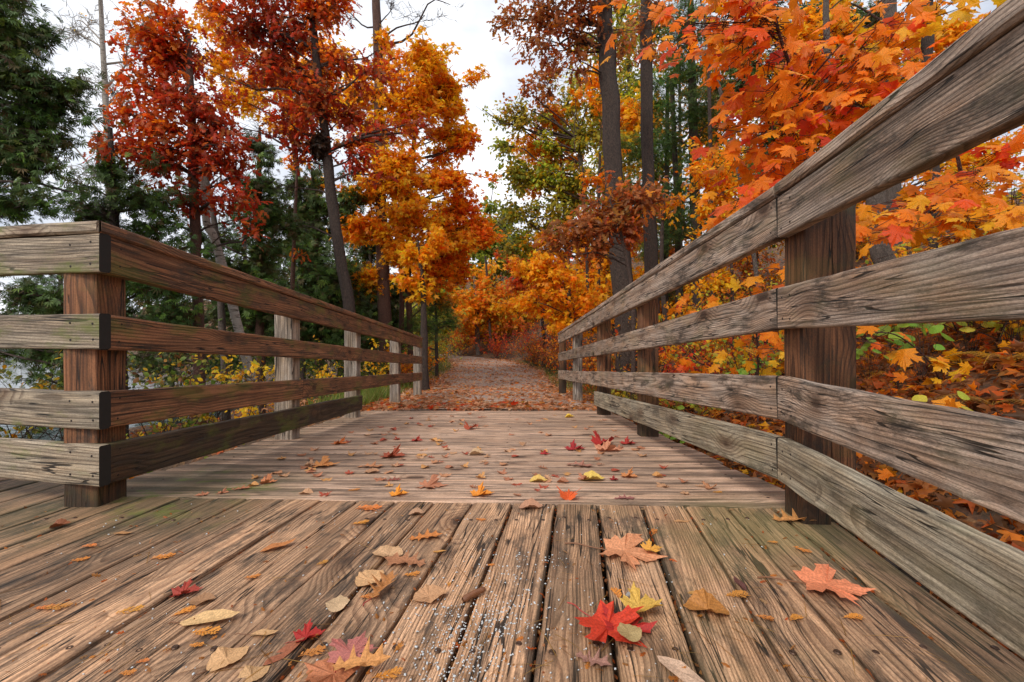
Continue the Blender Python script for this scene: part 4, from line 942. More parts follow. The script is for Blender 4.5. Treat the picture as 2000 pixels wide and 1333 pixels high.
bgs += [("green and amber wood filling the gap right of the second dark oak trunk", 17, 1330, [(1330, 130, 60, 50, 420), (1290, 230, 55, 50, 420), (1380, 240, 55, 50, 420), (1310, 330, 60, 50, 450), (1410, 330, 60, 50, 420), (1340, 430, 60, 50, 450), (1420, 120, 60, 50, 380), (1290, 60, 50, 50, 300), (1480, 300, 60, 60, 400), (1460, 430, 60, 50, 400)], [(GREEN, 4), (OLIVE, 2), (AMBER, 3), (CEDAR, 3)], 'oval', 60),
        ("golden green tree behind the big oak reaching above the frame", 19, 1180, [(1150, 90, 40, 50, 300), (1230, 180, 45, 50, 400), (1170, 250, 45, 50, 380), (1230, 300, 45, 50, 400), (1210, 400, 45, 50, 400), (1230, 60, 40, 50, 300)], pal_yg, 'oval', 60),
        ("dark cedar far back over the return railing", 17, 120, [(60, 520, 60, 40, 420), (120, 600, 80, 45, 600), (40, 640, 80, 40, 520), (150, 690, 90, 40, 600)], pal_cedar, 'cedar', 500),
        ("dark cedar back by the water behind the long left rails", 16, 330, [(280, 520, 60, 50, 480), (340, 600, 80, 50, 700), (270, 640, 70, 50, 600), (380, 680, 80, 45, 650), (360, 540, 50, 50, 420), (300, 720, 80, 30, 450)], pal_cedar, 'cedar', 480),
        ("broad dark cedar behind the narrow one", 17, 480, [(450, 480, 50, 50, 450), (490, 560, 70, 50, 700), (420, 620, 70, 50, 600), (540, 640, 70, 50, 700), (470, 700, 80, 40, 650), (560, 540, 50, 50, 500), (500, 400, 40, 40, 300)], pal_cedar, 'cedar', 380),
        ("dark evergreen closing the gap left of the tall maple", 18, 660, [(640, 480, 60, 50, 550), (700, 540, 60, 50, 600), (620, 580, 70, 50, 650), (700, 640, 70, 50, 700), (620, 690, 80, 40, 650), (760, 600, 45, 50, 450), (760, 690, 50, 40, 420)], pal_cedar, 'cedar', 420),
        ("green and gold tree far beyond the young maple stem", 24, 800, [(800, 620, 50, 40, 480), (840, 660, 50, 35, 480), (780, 680, 50, 35, 420), (860, 630, 40, 40, 400)], pal_yg, 'oval', 560),
        ("orange tree closing the left of the far bend", 31, 870, [(860, 590, 40, 35, 380), (900, 640, 50, 35, 520), (850, 660, 50, 30, 450), (940, 640, 50, 35, 480), (910, 580, 40, 30, 320)], pal_maple, 'maple', 560),
        ("red-orange tree closing the right of the far bend", 30, 1010, [(990, 640, 50, 35, 520), (1040, 620, 50, 35, 520), (1020, 580, 45, 35, 450), (970, 590, 40, 30, 350), (1080, 650, 50, 30, 450)], [(ORANGE, 3), (AMBER, 2), (OLIVE, 2), (CRIM, 1), (YGREEN, 1)], 'maple', 560),
        ("rust tree up the slope behind the fourth right post", 23, 1130, [(1110, 640, 50, 35, 480), (1150, 560, 50, 45, 500), (1180, 640, 55, 35, 520), (1100, 580, 45, 40, 420), (1240, 640, 60, 40, 520)], pal_under, 'maple', 500),
        ("brown and gold tree on the hill behind the pines", 20, 1310, [(1280, 620, 60, 40, 480), (1350, 580, 60, 45, 500), (1300, 500, 60, 45, 450), (1420, 600, 60, 40, 450), (1250, 420, 50, 50, 380)], pal_under, 'maple', 440)]
for lab, Yk, u0, cl, pl, lf, vt in bgs:
    make_tree("forest_tree", lab, "tree", Yk, [(u0 + 4, 690, 5), (u0, 600, 4.5), (u0 - 3, vt, 2.5)], cl, leaf=lf, size=(.0115 if lf == 'cedar' else .0085) * Yk, dens=1.25 if lf == 'cedar' else 1.7, pal=pl, twigr=.0004 * Yk, barkm='bark_grey')

# wooded far shore of the water
n = 9000; Xs = rng.uniform(-190, 10, n); Ys = rng.uniform(120, 150, n) ; hs = 6 + 2.5 * np.sin(Xs * .11) + 2 * np.sin(Xs * .31 + 1) + 1.2 * np.sin(Xs * .9)
Ps = np.column_stack([Xs, Ys, WATER_Z + hs * rng.random(n) ** .8])
o = linkmesh("far_shore_wood", leaves_mesh("far_shore_wood", TEMPL['oval'], Ps, 1.2 + 1.2 * rng.random(n), rng.normal(0, 1, (n, 3)), rng.normal(0, 1, (n, 3)) + (0, -1, .5), pick([((.10, .12, .07), 4), ((.30, .18, .07), 2), ((.12, .15, .09), 3)], n)), M['foliage'])
props(o, "low wooded far shore across the water at left", "wood", kind='stuff')

# ------------------------------------------------------------------ shrubs
def shrub(name, label, x, y, w_, h, n, pal, leaf='oval', size=.06, group=None, lift=.0):
    z = float(ground(x, y)); root = empty(name, (x, y, z), label, "shrub", group); k = max(7, n // 34)
    S0 = rng.normal(0, .08 * w_, (k, 3)); S0[:, 2] = -.02
    E0 = np.column_stack([rng.normal(0, .34 * w_, k), rng.normal(0, .34 * w_, k), h * (.5 + .5 * rng.random(k))])
    nt = n // 6; kk = rng.integers(0, k, nt); s2 = S0[kk] + (E0[kk] - S0[kk]) * (.25 + .75 * rng.random((nt, 1)))
    e2 = s2 + norm(rng.normal(0, 1, (nt, 3)) + (0, 0, .5)) * h * (.10 + .20 * rng.random((nt, 1)))
    V, Fq = merge([twigs(S0, E0, .004 + .002 * h), twigs(s2, e2, .002)]); linkmesh("stem", np_mesh("stem", V, Fq), M['twig'], root, loc=root.location)
    kk = rng.integers(0, nt, n); Pn = s2[kk] + (e2[kk] - s2[kk]) * rng.random((n, 1)) * 1.1 + rng.normal(0, size * .4, (n, 3)); Pn[:, 2] = np.maximum(Pn[:, 2], .01)
    linkmesh("foliage", leaves_mesh("foliage", TEMPL[leaf], Pn, size * (.6 + .7 * rng.random(n)), rng.normal(0, 1, (n, 3)) + (0, 0, -.2), rng.normal(0, .6, (n, 3)) + (0, -.2, .9), pick(pal, n)), M['foliage'], root, loc=root.location)
    return root
shl = [("crimson bush at the bend of the path", -.9, 24, 2.6, 1.5, 900, pal_crim, .11), ("dark red bush on the right verge where the path narrows", .9, 20, 2.4, 1.8, 1000, pal_crim, .10),
       ("rust red bush just before the crimson ones on the right verge", 1.7, 16, 2.2, 1.9, 1000, pal_oak_o, .09), ("orange leafy bush right of the path behind the far post", 1.75, 12, 1.8, 1.5, 900, pal_maple_r, .08),
       ("brown-orange bramble at the last right post", 1.75, 9.2, 1.5, 1.2, 850, pal_under, .07), ("yellow-green low bush on the left verge of the path", -3.2, 17, 2.0, 1.3, 700, pal_yg, .09),
       ("orange shrub left of the path under the small pine", -2.9, 14.2, 1.6, 1.2, 700, pal_maple, .08), ("amber undergrowth beside the young maple at the railing end", -2.6, 10.8, 1.4, .9, 650, pal_under, .07),
       ("olive bush under the bend on the left", -3.5, 21, 2.5, 1.6, 700, pal_yg, .10), ("yellow shrub behind the fourth left post", -2.5, 8.3, 1.0, .9, 420, pal_yel, .055),
       ("thin yellow shrub behind the third left post", -2.6, 6.6, 1.1, .9, 260, pal_yel, .055), ("yellow-leaved shrub behind the long left rails", -3.0, 5.2, 1.3, .9, 260, pal_yel, .06),
       ("yellow shrub with sparse leaves at the foot of the leaning birch", -4.0, 7.4, 1.6, 1.2, 340, pal_yel, .06), ("dark tangle of shrub by the water at the left edge", -4.6, 4.4, 1.8, .9, 420, [(OLIVE, 3), (BROWN, 3), (YEL, 1)], .06),
       ("yellow-green creeping plant below the return railing", -2.3, 2.5, .9, .55, 90, [(YEL, 3), (YGREEN, 2), (AMBER, 1)], .085), ("orange-leaved sprig under the long left rails", -1.95, 3.2, .7, .6, 110, pal_maple, .10),
       ("golden bush on the right slope behind the third post", 2.5, 8.0, 1.5, 1.3, 700, pal_maple_y, .06), ("reddish bush on the right slope behind the second post", 2.9, 6.3, 1.4, .9, 500, pal_crim, .07),
       ("orange thicket on the slope right of the big oak base", 3.6, 9.0, 2.0, 1.4, 800, pal_maple, .075), ("mixed brown thicket up the slope behind the second right post", 4.2, 7.4, 2.0, 1.1, 700, pal_under, .07),
       ("crimson thicket across the bend closing the view", -3.0, 27, 3.5, 2.2, 900, [(CRIM, 2), (ORANGE, 3), (OLIVE, 2), (AMBER, 2)], .13), ("amber thicket closing the end of the path", -6.5, 29, 4.0, 2.6, 900, pal_under, .14),
       ("orange bush beyond the left verge far down the path", -4.6, 24, 2.8, 2.2, 800, pal_maple_r, .11), ("tall orange thicket right of the bend", 2.3, 24, 3.0, 3.0, 1100, pal_maple, .12)]
shl += [("dark green shrub tangle under the return railing", -3.4, 3.4, 1.6, .9, 600, [(GREEN, 3), (OLIVE, 3), (YEL, 1)], .07), ("olive thicket by the water behind the second left post", -4.2, 5.8, 2.0, 1.2, 800, [(GREEN, 3), (OLIVE, 3), (YEL, 1), (BROWN, 2)], .07),
        ("dark thicket between the young oak and the birches", -5.4, 8.0, 2.2, 1.5, 900, [(CEDAR, 3), (OLIVE, 3), (BROWN, 2), (YEL, .5)], .08), ("dark thicket in front of the crooked oak foot", -3.9, 9.6, 2.0, 1.3, 800, [(CEDAR, 4), (GREEN, 2), (OLIVE, 2), (YEL, .6)], .08),
        ("dark undergrowth behind the third left post", -3.4, 11.2, 1.8, 1.4, 800, [(CEDAR, 4), (GREEN, 2), (OLIVE, 2), (YEL, .6)], .08), ("low scrub at the water's edge left of the corner post", -6.3, 6.0, 2.2, 1.3, 800, [(GREEN, 3), (OLIVE, 4), (AMBER, 1), (YEL, 1)], .08),
        ("brown bracken on the slope right of the double post", 3.9, 4.9, 1.5, .6, 600, pal_under, .06), ("orange bracken high on the slope at the right edge", 5.6, 5.2, 1.8, .8, 700, pal_maple, .07), ("rusty undergrowth halfway up the slope at right", 5.0, 6.6, 2.0, .9, 700, pal_under, .07),
        ("golden undergrowth up the slope left of the leaning grey trunk", 4.4, 5.9, 1.6, .7, 600, pal_maple_y, .06), ("crimson sprigs on the slope beside the second right post", 2.2, 5.6, 1.0, .6, 350, pal_crim, .06)]
pal_mix2 = [(ORANGE, 2), (AMBER, 2), (YEL, 2), (YGREEN, 3.5), (RUST, 1), ((.36, .50, .07), 3)]
for k, (lab, x, y, w_, h, n) in enumerate((("leafy orange and lime shrub filling the slope above the third rail at right", 3.6, 3.6, 1.2, .7, 600), ("second leafy shrub left of it, half hidden by the double post", 2.9, 4.4, 1.2, .8, 600), ("shrub of orange and yellow leaves near the top of the slope at the right edge", 5.2, 4.4, 1.6, 1.0, 750),
    ("bushy orange growth between the double post and the second right post", 2.4, 4.9, 1.2, .9, 650), ("high orange brush on the hill crest seen above the second rail", 6.2, 6.8, 2.4, 1.5, 900), ("golden brush on the hill left of the leaning grey trunk, higher up", 4.4, 8.2, 2.2, 1.4, 900),
    ("lime-tinged shrub farther back behind the second right post", 3.2, 6.9, 1.6, 1.1, 750), ("orange brush at the frame's right edge below the second rail", 3.3, 2.9, .9, .5, 420))):
    shl.append((lab, x, y, w_, h, n, pal_mix2, .058))
pal_mix = [(RUST, 3), (ORANGE, 3), (OLIVE, 3), (CRIM, 1.5), (BROWN, 2), (AMBER, 2)]
shl += [("mixed red and olive brush on the right verge near the last post", 1.75, 8.3, 1.1, .8, 700, pal_mix, .05), ("tangled orange brush on the right verge past the railing end", 1.6, 10.6, 1.3, .9, 800, pal_mix, .055),
        ("low rusty brush edging the right side of the path", 1.3, 14.0, 1.6, 1.1, 900, pal_mix, .065), ("low crimson and olive brush edging the path farther on the right", .9, 17.6, 1.8, 1.3, 900, pal_mix, .075),
        ("small orange bush at the foot of the small pine", -2.75, 12.6, .9, .6, 420, pal_maple_r, .055), ("olive and gold weeds on the left verge behind the young maple", -2.75, 11.6, 1.2, .7, 520, pal_mix, .055),
        ("orange brush on the left verge farther along the path", -3.2, 15.6, 1.6, 1.1, 800, pal_mix, .07), ("green and gold brush inside the bend on the left", -3.9, 18.8, 2.0, 1.4, 900, pal_yg, .08),
        ("yellow-green weeds by the right post where the bottom rail ends", 1.35, 5.6, .6, .35, 260, pal_yg, .045), ("rusty weeds between the third and fourth right posts", 1.55, 6.6, .9, .5, 420, pal_mix, .045),
        ("olive weeds behind the second right post", 1.5, 4.0, .7, .35, 260, pal_yg, .045)]
for lab, x, y, w_, h, n, pl, s in shl: shrub("shrub", lab, x, y, w_, h, int(n * (1.0 if y < 12 else 1.5)), pl, 'oval', s * (1.0 if y < 12 else .72))

# ------------------------------------------------------------------ foreground maple over the right railing: its largest leaves are parts of their own
HI = [bpy.data.meshes.new("x")] and []
for s in range(7):
    V, Fc = curl(T_MH, .12 + .12 * (s % 3), .15 + .22 * (s % 4), .035, s)
    me = bpy.data.meshes.new("maple_leaf"); me.from_pydata([tuple(q) for q in V], [], Fc); me.update(); me.materials.append(M['leaf']); HI.append(me)
def near_maple(label, trunks, clumps, pal, n_parts, size=.104):
    tp = np.array([tuple(P(u, v, Y)) + (r_,) for u, v, Y, r_ in trunks[0]])
    gz = float(ground(tp[0][0], tp[0][1])); tp = np.vstack([[tp[0][0] , tp[0][1], gz - .1, tp[0][3] * 1.2], tp])
    root = empty("young_maple", (tp[0][0], tp[0][1], gz), label, "tree"); off = -np.array(root.location)
    sp = spline(tp, 26); tb = [tube(sp[:, :3] + off, sp[:, 3], 8, 1, .04)]
    for tk in trunks[1:]:
        e = spline(np.array([tuple(P(u, v, Y)) + (r_,) for u, v, Y, r_ in tk]), 14); tb.append(tube(e[:, :3] + off, e[:, 3], 6))
    V, Fq = merge(tb); linkmesh("trunk", np_mesh("trunk", V, Fq, smooth=True), M['stemwood'], root, loc=root.location)
    S, E, LPs, LDs, LCs = [], [], [], [], []
    for (u, v, ru, rv, n, Y, pl) in clumps:
        c = np.array(P(u, v, Y)); rad = np.array((ru / F * Y, .16 * Y, rv / F * Y)); pl = pl or pal; n = max(3, int(n * .92))
        src = sp[int(np.argmin(np.linalg.norm(sp[:, :3] - (c - np.array((0, 0, .25))), axis=1))), :3]
        k = max(2, n // 9); e = c + norm(rng.normal(0, 1, (k, 3))) * rad * rng.random((k, 1)) ** .5
        S.append(np.repeat(src[None], k, 0) + rng.normal(0, .02, (k, 3))); E.append(e)
        kk = rng.integers(0, k, n); t = .35 + .65 * rng.random((n, 1)) ** .7; pt = src + (e[kk] - src) * t
        pos = pt + np.clip(rng.normal(0, 1, (n, 3)), -1.6, 1.6) * rad * .42
        S.append(pt); E.append(pos)
        LPs.append(pos); LDs.append(norm((pos - src) * (1, .6, .3) + rng.normal(0, .25, (n, 3)))); LCs.append(pick(pl, n, .08))
    V, Fq = merge([twigs(np.concatenate(S) + off, np.concatenate(E) + off, .0028, .05)]); linkmesh("branch", np_mesh("branch", V, Fq), M['stemwood'], root, loc=root.location)
    Pn, D, C = np.concatenate(LPs), np.concatenate(LDs), np.concatenate(LCs); n = len(Pn)
    mid = norm(D + np.array((-.25, -.15, -.75)) + rng.normal(0, .35, (n, 3))); nr = norm(rng.normal(0, .40, (n, 3)) + np.array((-.45, -.75, .75)))
    sz = size * (.6 + .6 * rng.random(n)); app = sz / Pn[:, 1]; order = np.argsort(-app)
    inframe = [i for i in order if abs(Pn[i][0] / Pn[i][1]) < 1.13 and Pn[i][2] < CAMH + .75 * Pn[i][1]]
    sel = set(inframe[:n_parts]); rest = np.array([i for i in range(n) if i not in sel])
    Xa = norm(np.cross(mid, nr)); Za = np.cross(Xa, mid)
    for i in sel:
        o = bpy.data.objects.new("leaf", HI[R.randrange(7)]); col.objects.link(o); o.parent = root
        m = Matrix((Vector(Xa[i]), Vector(mid[i]), Vector(Za[i]))).transposed().to_4x4() @ Matrix.Scale(float(sz[i]), 4); m.translation = Vector(Pn[i] + off); o.matrix_local = m
        o.color = (*[float(q) for q in C[i]], 1)
    if len(rest):
        o = linkmesh("foliage", leaves_mesh("foliage", curl(T_MH, .2, .35, .03, 1), Pn[rest] + off, sz[rest], mid[rest], nr[rest], C[rest]), M['foliage'], root, loc=root.location); o['kind'] = 'stuff'
    return root
M['stemwood'] = bark('maple_stem_bark', (.12, .045, .03), (.04, .015, .01))
pr, po, pyy = [(RED, 1.6), (ORANGE, 6), (AMBER, 1)], [(ORANGE, 5), (AMBER, 4), (RED, 1)], [(AMBER, 5), (YEL, 4), (ORANGE, 2)]
near_maple("young maple with large red-orange leaves leaning over the right railing, reddish stem", 
    [[(1640, 620, 3.1, .016), (1582, 300, 2.9, .013), (1560, 180, 2.8, .011), (1520, 60, 2.7, .009), (1500, -60, 2.7, .007)],
     [(1520, 80, 2.72, .006), (1460, 45, 2.7, .004), (1300, 52, 2.65, .0025), (1165, 70, 2.6, .0015)], [(1560, 180, 2.8, .006), (1640, 90, 2.7, .004), (1740, -20, 2.6, .003)],
     [(1570, 250, 2.85, .006), (1480, 260, 2.8, .003), (1390, 250, 2.7, .002)]],
    [(1160, 70, 18, 40, 7, 2.6, pr), (1215, 45, 30, 20, 8, 2.6, pr), (1150, 20, 20, 14, 4, 2.55, pr), (1255, 100, 22, 12, 4, 2.6, pr), (1260, 60, 45, 35, 16, 2.65, pr), (1330, 45, 45, 35, 26, 2.7, po), (1400, 30, 50, 40, 34, 2.75, po), (1480, 20, 60, 45, 46, 2.8, po), (1390, 110, 35, 35, 16, 2.7, po), (1440, 110, 50, 40, 30, 2.75, None),
     (1400, 200, 40, 40, 22, 2.75, pr), (1450, 190, 50, 45, 36, 2.8, None), (1520, 130, 55, 50, 44, 2.9, None), (1510, 230, 60, 50, 50, 2.85, po), (1440, 290, 50, 35, 28, 2.75, pr), (1530, 310, 55, 40, 46, 2.8, pr),
     (1480, 360, 55, 30, 36, 2.7, pr), (1410, 400, 45, 25, 20, 2.6, pr), (1600, 200, 60, 50, 50, 2.9, po), (1600, 90, 60, 50, 46, 2.9, None), (1690, 60, 60, 50, 48, 2.8, None), (1670, 160, 60, 50, 50, 2.8, pr), (1770, 60, 60, 50, 42, 2.7, pyy), (1750, 150, 55, 35, 36, 2.6, pr), (1850, 20, 50, 40, 26, 2.6, pr)],
    pr, 260)
near_maple("young maple with amber and orange leaves showing between the top two rails at right",
    [[(1960, 620, 3.4, .015), (1900, 430, 3.2, .012), (1860, 250, 3.1, .010), (1850, 100, 3.1, .007)]],
    [(1720, 430, 45, 26, 22, 2.7, pyy), (1780, 420, 50, 35, 34, 2.8, po), (1850, 370, 55, 40, 40, 2.9, po), (1920, 330, 55, 45, 44, 2.9, po), (1980, 380, 50, 50, 40, 2.9, pyy), (1900, 420, 55, 35, 40, 2.8, pyy),
     (1960, 290, 50, 30, 30, 2.8, pr), (1840, 440, 50, 25, 30, 2.7, pyy), (1580, 480, 28, 35, 16, 2.6, pr), (1545, 520, 22, 22, 10, 2.5, po), (1585, 625, 24, 28, 12, 2.6, pr), (1585, 690, 24, 18, 8, 2.5, po), (1980, 440, 40, 30, 26, 2.8, pyy)],
    po, 150)

near_maple("low maple seedling with big orange leaves between the third and bottom rails at right",
    [[(1790, 1010, 2.35, .006), (1770, 930, 2.3, .004), (1760, 850, 2.3, .003)]],
    [(1700, 925, 40, 22, 8, 2.15, pr), (1760, 915, 40, 18, 8, 2.2, pr), (1765, 735, 35, 22, 7, 2.35, po), (1870, 880, 40, 22, 5, 2.2, po), (1740, 820, 35, 30, 6, 2.4, pyy)], pr, 40, .10)
near_maple("orange maple sprout filling the gap left of the double post below the top rail",
    [[(1480, 690, 3.3, .006), (1470, 600, 3.25, .004), (1460, 540, 3.2, .003)]],
    [(1480, 560, 45, 30, 22, 3.2, po), (1420, 590, 45, 30, 20, 3.4, pyy), (1500, 640, 30, 30, 14, 3.1, pr), (1350, 580, 40, 28, 16, 3.8, pr), (1450, 680, 50, 24, 14, 3.2, pyy), (1340, 690, 40, 24, 12, 3.8, po)], po, 60, .095)
near_maple("golden maple sprout with thin arching stem on the slope at the right edge",
    [[(1860, 860, 2.9, .007), (1830, 730, 2.8, .005), (1760, 660, 2.7, .004), (1700, 648, 2.6, .003)]],
    [(1700, 670, 35, 22, 6, 2.7, pr), (1780, 690, 40, 30, 9, 2.9, pyy), (1900, 700, 50, 30, 16, 3.0, pyy), (1960, 760, 45, 40, 18, 2.8, pyy), (1850, 760, 50, 30, 12, 2.9, [(OLIVE, 2), (YEL, 2), (YGREEN, 2)]), (1980, 650, 40, 25, 12, 3.1, po)], pyy, 50, .085)

# ------------------------------------------------------------------ undergrowth on the right slope
OVM = []
for s in range(4):
    V, Fc = curl(T_OV, .25, .35, .02, s); me = bpy.data.meshes.new("leaf"); me.from_pydata([tuple(q) for q in V], [], Fc); me.update(); me.materials.append(M['leaf']); OVM.append(me)
def seedling(label, u, v, Y, n, colr, size=.075, h=.22, name="leafy_plant", group=None):
    x = (u - 1000) / F * Y; z = float(ground(x, Y)); root = empty(name, (x, Y, z), label, "plant", group)
    S, E = [], []; n = int(n * 2.4); h *= 1.55; size *= .80
    for i in range(n):
        a = R.uniform(0, 2 * math.pi); r_ = R.uniform(.02, .13) * (1 + h); e = Vector((r_ * math.cos(a), r_ * math.sin(a), h * R.uniform(.55, 1.1)))
        S.append((R.uniform(-.01, .01), R.uniform(-.01, .01), -.02)); E.append(tuple(e))
        o = bpy.data.objects.new("leaf", OVM[R.randrange(4)]); col.objects.link(o); o.parent = root
        mid = Vector((math.cos(a) - .2, math.sin(a) - .5, -.35)).normalized(); nr = Vector((R.gauss(-.2, .3), R.gauss(-.55, .25), .9)); X = mid.cross(nr).normalized(); Z = X.cross(mid)
        m = Matrix((X, mid, Z)).transposed().to_4x4() @ Matrix.Scale(size * R.uniform(.7, 1.25), 4); m.translation = e; o.matrix_local = m
        k = R.uniform(.75, 1.25); o.color = (colr[0] * k * R.uniform(.7, 1.2), colr[1] * k, colr[2] * k, 1)
    V, Fq = twigs(np.array(S), np.array(E), .0018, .05); linkmesh("stem", np_mesh("stem", V, Fq), M['twig'], root, loc=root.location)
LG_, YG_, DG_ = (.36, .55, .06), (.66, .62, .07), (.06, .16, .03)
for a in (("bright green seedling nearest the top of the gap right of the double post", 1700, 0, 3.4, 7, LG_, .10, .25), ("pair-leaved green plant in the middle of the slope at right", 1800, 0, 3.0, 9, LG_, .11, .28),
          ("yellow-green plant left of the right frame edge", 1890, 0, 3.1, 8, YG_, .10, .26), ("light green plant under the second rail at the right edge", 1980, 0, 2.9, 8, LG_, .10, .25),
          ("dark green plant below the third rail at far right", 1905, 0, 2.15, 8, (.10, .22, .035), .095, .06), ("dark green leaves touching the lowest rail at the right edge", 1975, 0, 2.0, 8, (.10, .22, .035), .095, .05),
          ("yellow-green plant close behind the near bottom rail", 1830, 0, 2.25, 5, YG_, .08, .16), ("low green plant behind the second right post", 1340, 0, 4.6, 9, LG_, .10, .22),
          ("low green plant midway between the first and second right posts", 1400, 0, 4.2, 10, LG_, .10, .24), ("green plant just left of the double post", 1470, 0, 3.8, 10, LG_, .10, .24), ("yellowish plant by the double post's left side", 1515, 0, 3.4, 7, YG_, .10, .24),
          ("green leaves seen under the third rail left of the double post", 1440, 0, 2.9, 5, LG_, .08, .12), ("green seedling under the third rail near the second post", 1330, 0, 3.4, 5, LG_, .08, .10), ("yellow leaves low behind the bottom rail", 1400, 0, 2.5, 5, YG_, .07, .06),
          ("small green plant at the third right post", 1230, 0, 6.2, 7, LG_, .09, .22), ("yellow-leaved plant at the right edge above the third rail", 1940, 0, 3.6, 8, YG_, .10, .3),
          ("green plant high on the slope at the right", 1760, 0, 4.2, 9, LG_, .11, .3), ("green plant farther up the slope by the grey leaning trunk", 1690, 0, 4.9, 8, YG_, .11, .3)):
    seedling(*a)
def fern(label, u, Y, n, size, colr):
    x = (u - 1000) / F * Y; z = float(ground(x, Y)); root = empty("fern", (x, Y, z), label, "fern")
    for i in range(n):
        a = R.uniform(0, 6.28); L_ = size * R.uniform(.7, 1.1); V, Fc = [], []; d = Vector((math.cos(a), math.sin(a), 0)); s = Vector((-d.y, d.x, 0))
        for q in range(15):
            t = (q + 1) / 16; pt = d * L_ * t + Vector((0, 0, L_ * (1.0 * t - .95 * t * t))); w_ = L_ * .24 * math.sin(math.pi * min(1, t * .85 + .12))
            for sg in (1, -1):
                k = len(V); tip = pt + s * sg * w_ + d * w_ * .35 - Vector((0, 0, w_ * .25)); V += [tuple(pt - d * L_ * .026), tuple(pt + d * L_ * .026), tuple(tip)]; Fc.append((k, k + 1, k + 2))
        for q in range(8):
            t0, t1 = q / 8, (q + 1) / 8; f = lambda t: d * L_ * t + Vector((0, 0, L_ * (t - .95 * t * t) + .002)); k = len(V); V += [tuple(f(t0) - s * .0025), tuple(f(t0) + s * .0025), tuple(f(t1) + s * .002), tuple(f(t1) - s * .002)]; Fc.append((k, k + 1, k + 2, k + 3))
        me = bpy.data.meshes.new("frond"); me.from_pydata(V, [], Fc); me.update(); me.materials.append(M['leaf'])
        o = linkmesh("frond", me, None, root, loc=root.location); k = R.uniform(.8, 1.2); o.color = (colr[0] * k, colr[1] * k, colr[2] * k, 1)
for a in (("golden brown fern at the right edge above the third rail", 1960, 2.7, 9, .30, (.50, .27, .03)), ("yellow fern in the middle of the near slope", 1870, 3.0, 8, .28, (.55, .33, .03)), ("amber fern beside the double post on its right", 1750, 3.3, 7, .26, (.50, .25, .03)),
          ("brown fern low at the right edge", 1935, 2.4, 7, .24, (.36, .18, .03)), ("small yellow fern left of the double post", 1460, 3.2, 6, .2, (.50, .32, .03))): fern(*a)

# ------------------------------------------------------------------ leaf litter, grass, salt, needles (nobody could count these)
def litter(name, X, Y, z, size, pal, tm, label, lift=.012, tilt=.35, mat='foliage'):
    n = len(X); Pn = np.column_stack([X, Y, z + lift * rng.random(n)]); a = rng.random(n) * 2 * np.pi
    mid = np.column_stack([np.cos(a), np.sin(a), rng.normal(0, tilt * .5, n)]); nr = rng.normal(0, tilt, (n, 3)) + (0, 0, 1)
    o = linkmesh(name, leaves_mesh(name, tm, Pn, size * (.55 + .7 * rng.random(n)), mid, nr, pick(pal, n, .15)), M[mat]); props(o, label, name.replace('_', ' '), kind='stuff')
FL = curl(T_ML, .5, .6, .05, 4)
DEADP = [(BRONZE, 5), (RUST, 1.6), (BROWN, 3), (AMBER, .8), ((.72, .36, .19), 7), ((.80, .50, .30), 4), (ORANGE, .8)]
n = 11000; Yl = 4.95 + 19 * rng.random(n) ** 1.5; side = rng.random(n)
dl = np.where(side < .22, rng.normal(-1.4, .45, n), np.where(side < .34, rng.normal(1.5, .35, n), rng.uniform(-1.9, 1.8, n))); dl = np.clip(dl, -2.6, 2.4); Xl = path_c(Yl) + dl
litter("path_leaf_litter", Xl, Yl, np.maximum(path_z(Yl) + .014, ground(Xl, Yl) + .006), .085, DEADP, FL, "orange and brown fallen leaves strewn over the gravel path", .012)
n = 420; Yl = 4.97 + .8 * rng.random(n) ** 1.2; Xl = rng.uniform(-1.7, .3, n) - .4 * rng.random(n)
litter("path_leaf_litter", Xl, Yl, path_z(Yl) + .016, .075, [(RED, 1), (RUST, 2), (BROWN, 4), ((.60, .30, .15), 3)], FL, "reddish leaves drifted against the end of the boardwalk", .02)
n = 9000; Xl = 1.05 + 6.5 * rng.random(n) ** 1.3; Yl = .2 + 10 * rng.random(n); z = ground(Xl, Yl); k = np.ones(n, bool)
litter("slope_leaf_litter", Xl[k], Yl[k], z[k] + .01, .07, [(BROWN, 4), (RUST, 4), (BRONZE, 3), (AMBER, 2), (ORANGE, 2), (YEL, 1)], FL, "brown and orange leaf litter covering the hillside behind the right railing", .03, .6)
n = 8000; Xl = 1.08 + 3.2 * rng.random(n) ** 1.2; Yl = .7 + 5 * rng.random(n)
litter("slope_leaf_litter", Xl, Yl, ground(Xl, Yl) + .012, .066, [(BROWN, 7), (RUST, 3), (BRONZE, 4), (AMBER, 1), (ORANGE, 1), ((.10, .05, .02), 3)], FL, "deep layer of dry leaves just behind the right railing", .05, .8)
n = 3500; Xl = 2 + 12 * rng.random(n); Yl = 8 + 22 * rng.random(n); litter("slope_leaf_litter", Xl, Yl, ground(Xl, Yl) + .01, .16, [(BROWN, 4), (RUST, 4), (AMBER, 2), (ORANGE, 2)], FL, "leaf litter higher up the wooded hillside", .05, .6)
n = 3500; Xl = -1.6 - 5 * rng.random(n); Yl = 1.5 + 12 * rng.random(n); z = ground(Xl, Yl); k = z > WATER_Z
litter("bank_leaf_litter", Xl[k], Yl[k], z[k] + .01, .085, [(BROWN, 5), (RUST, 3), (AMBER, 1), (YEL, 1), (ORANGE, 2)], FL, "fallen leaves on the bank left of the boardwalk", .03, .6)
n = 5200; Yl = np.concatenate([4.95 + 3.2 * rng.random(n // 2), 5 + 16 * rng.random(n // 2)]); sd_ = np.concatenate([np.full(n // 2, -1), np.where(rng.random(n // 2) < .6, -1, 1)])
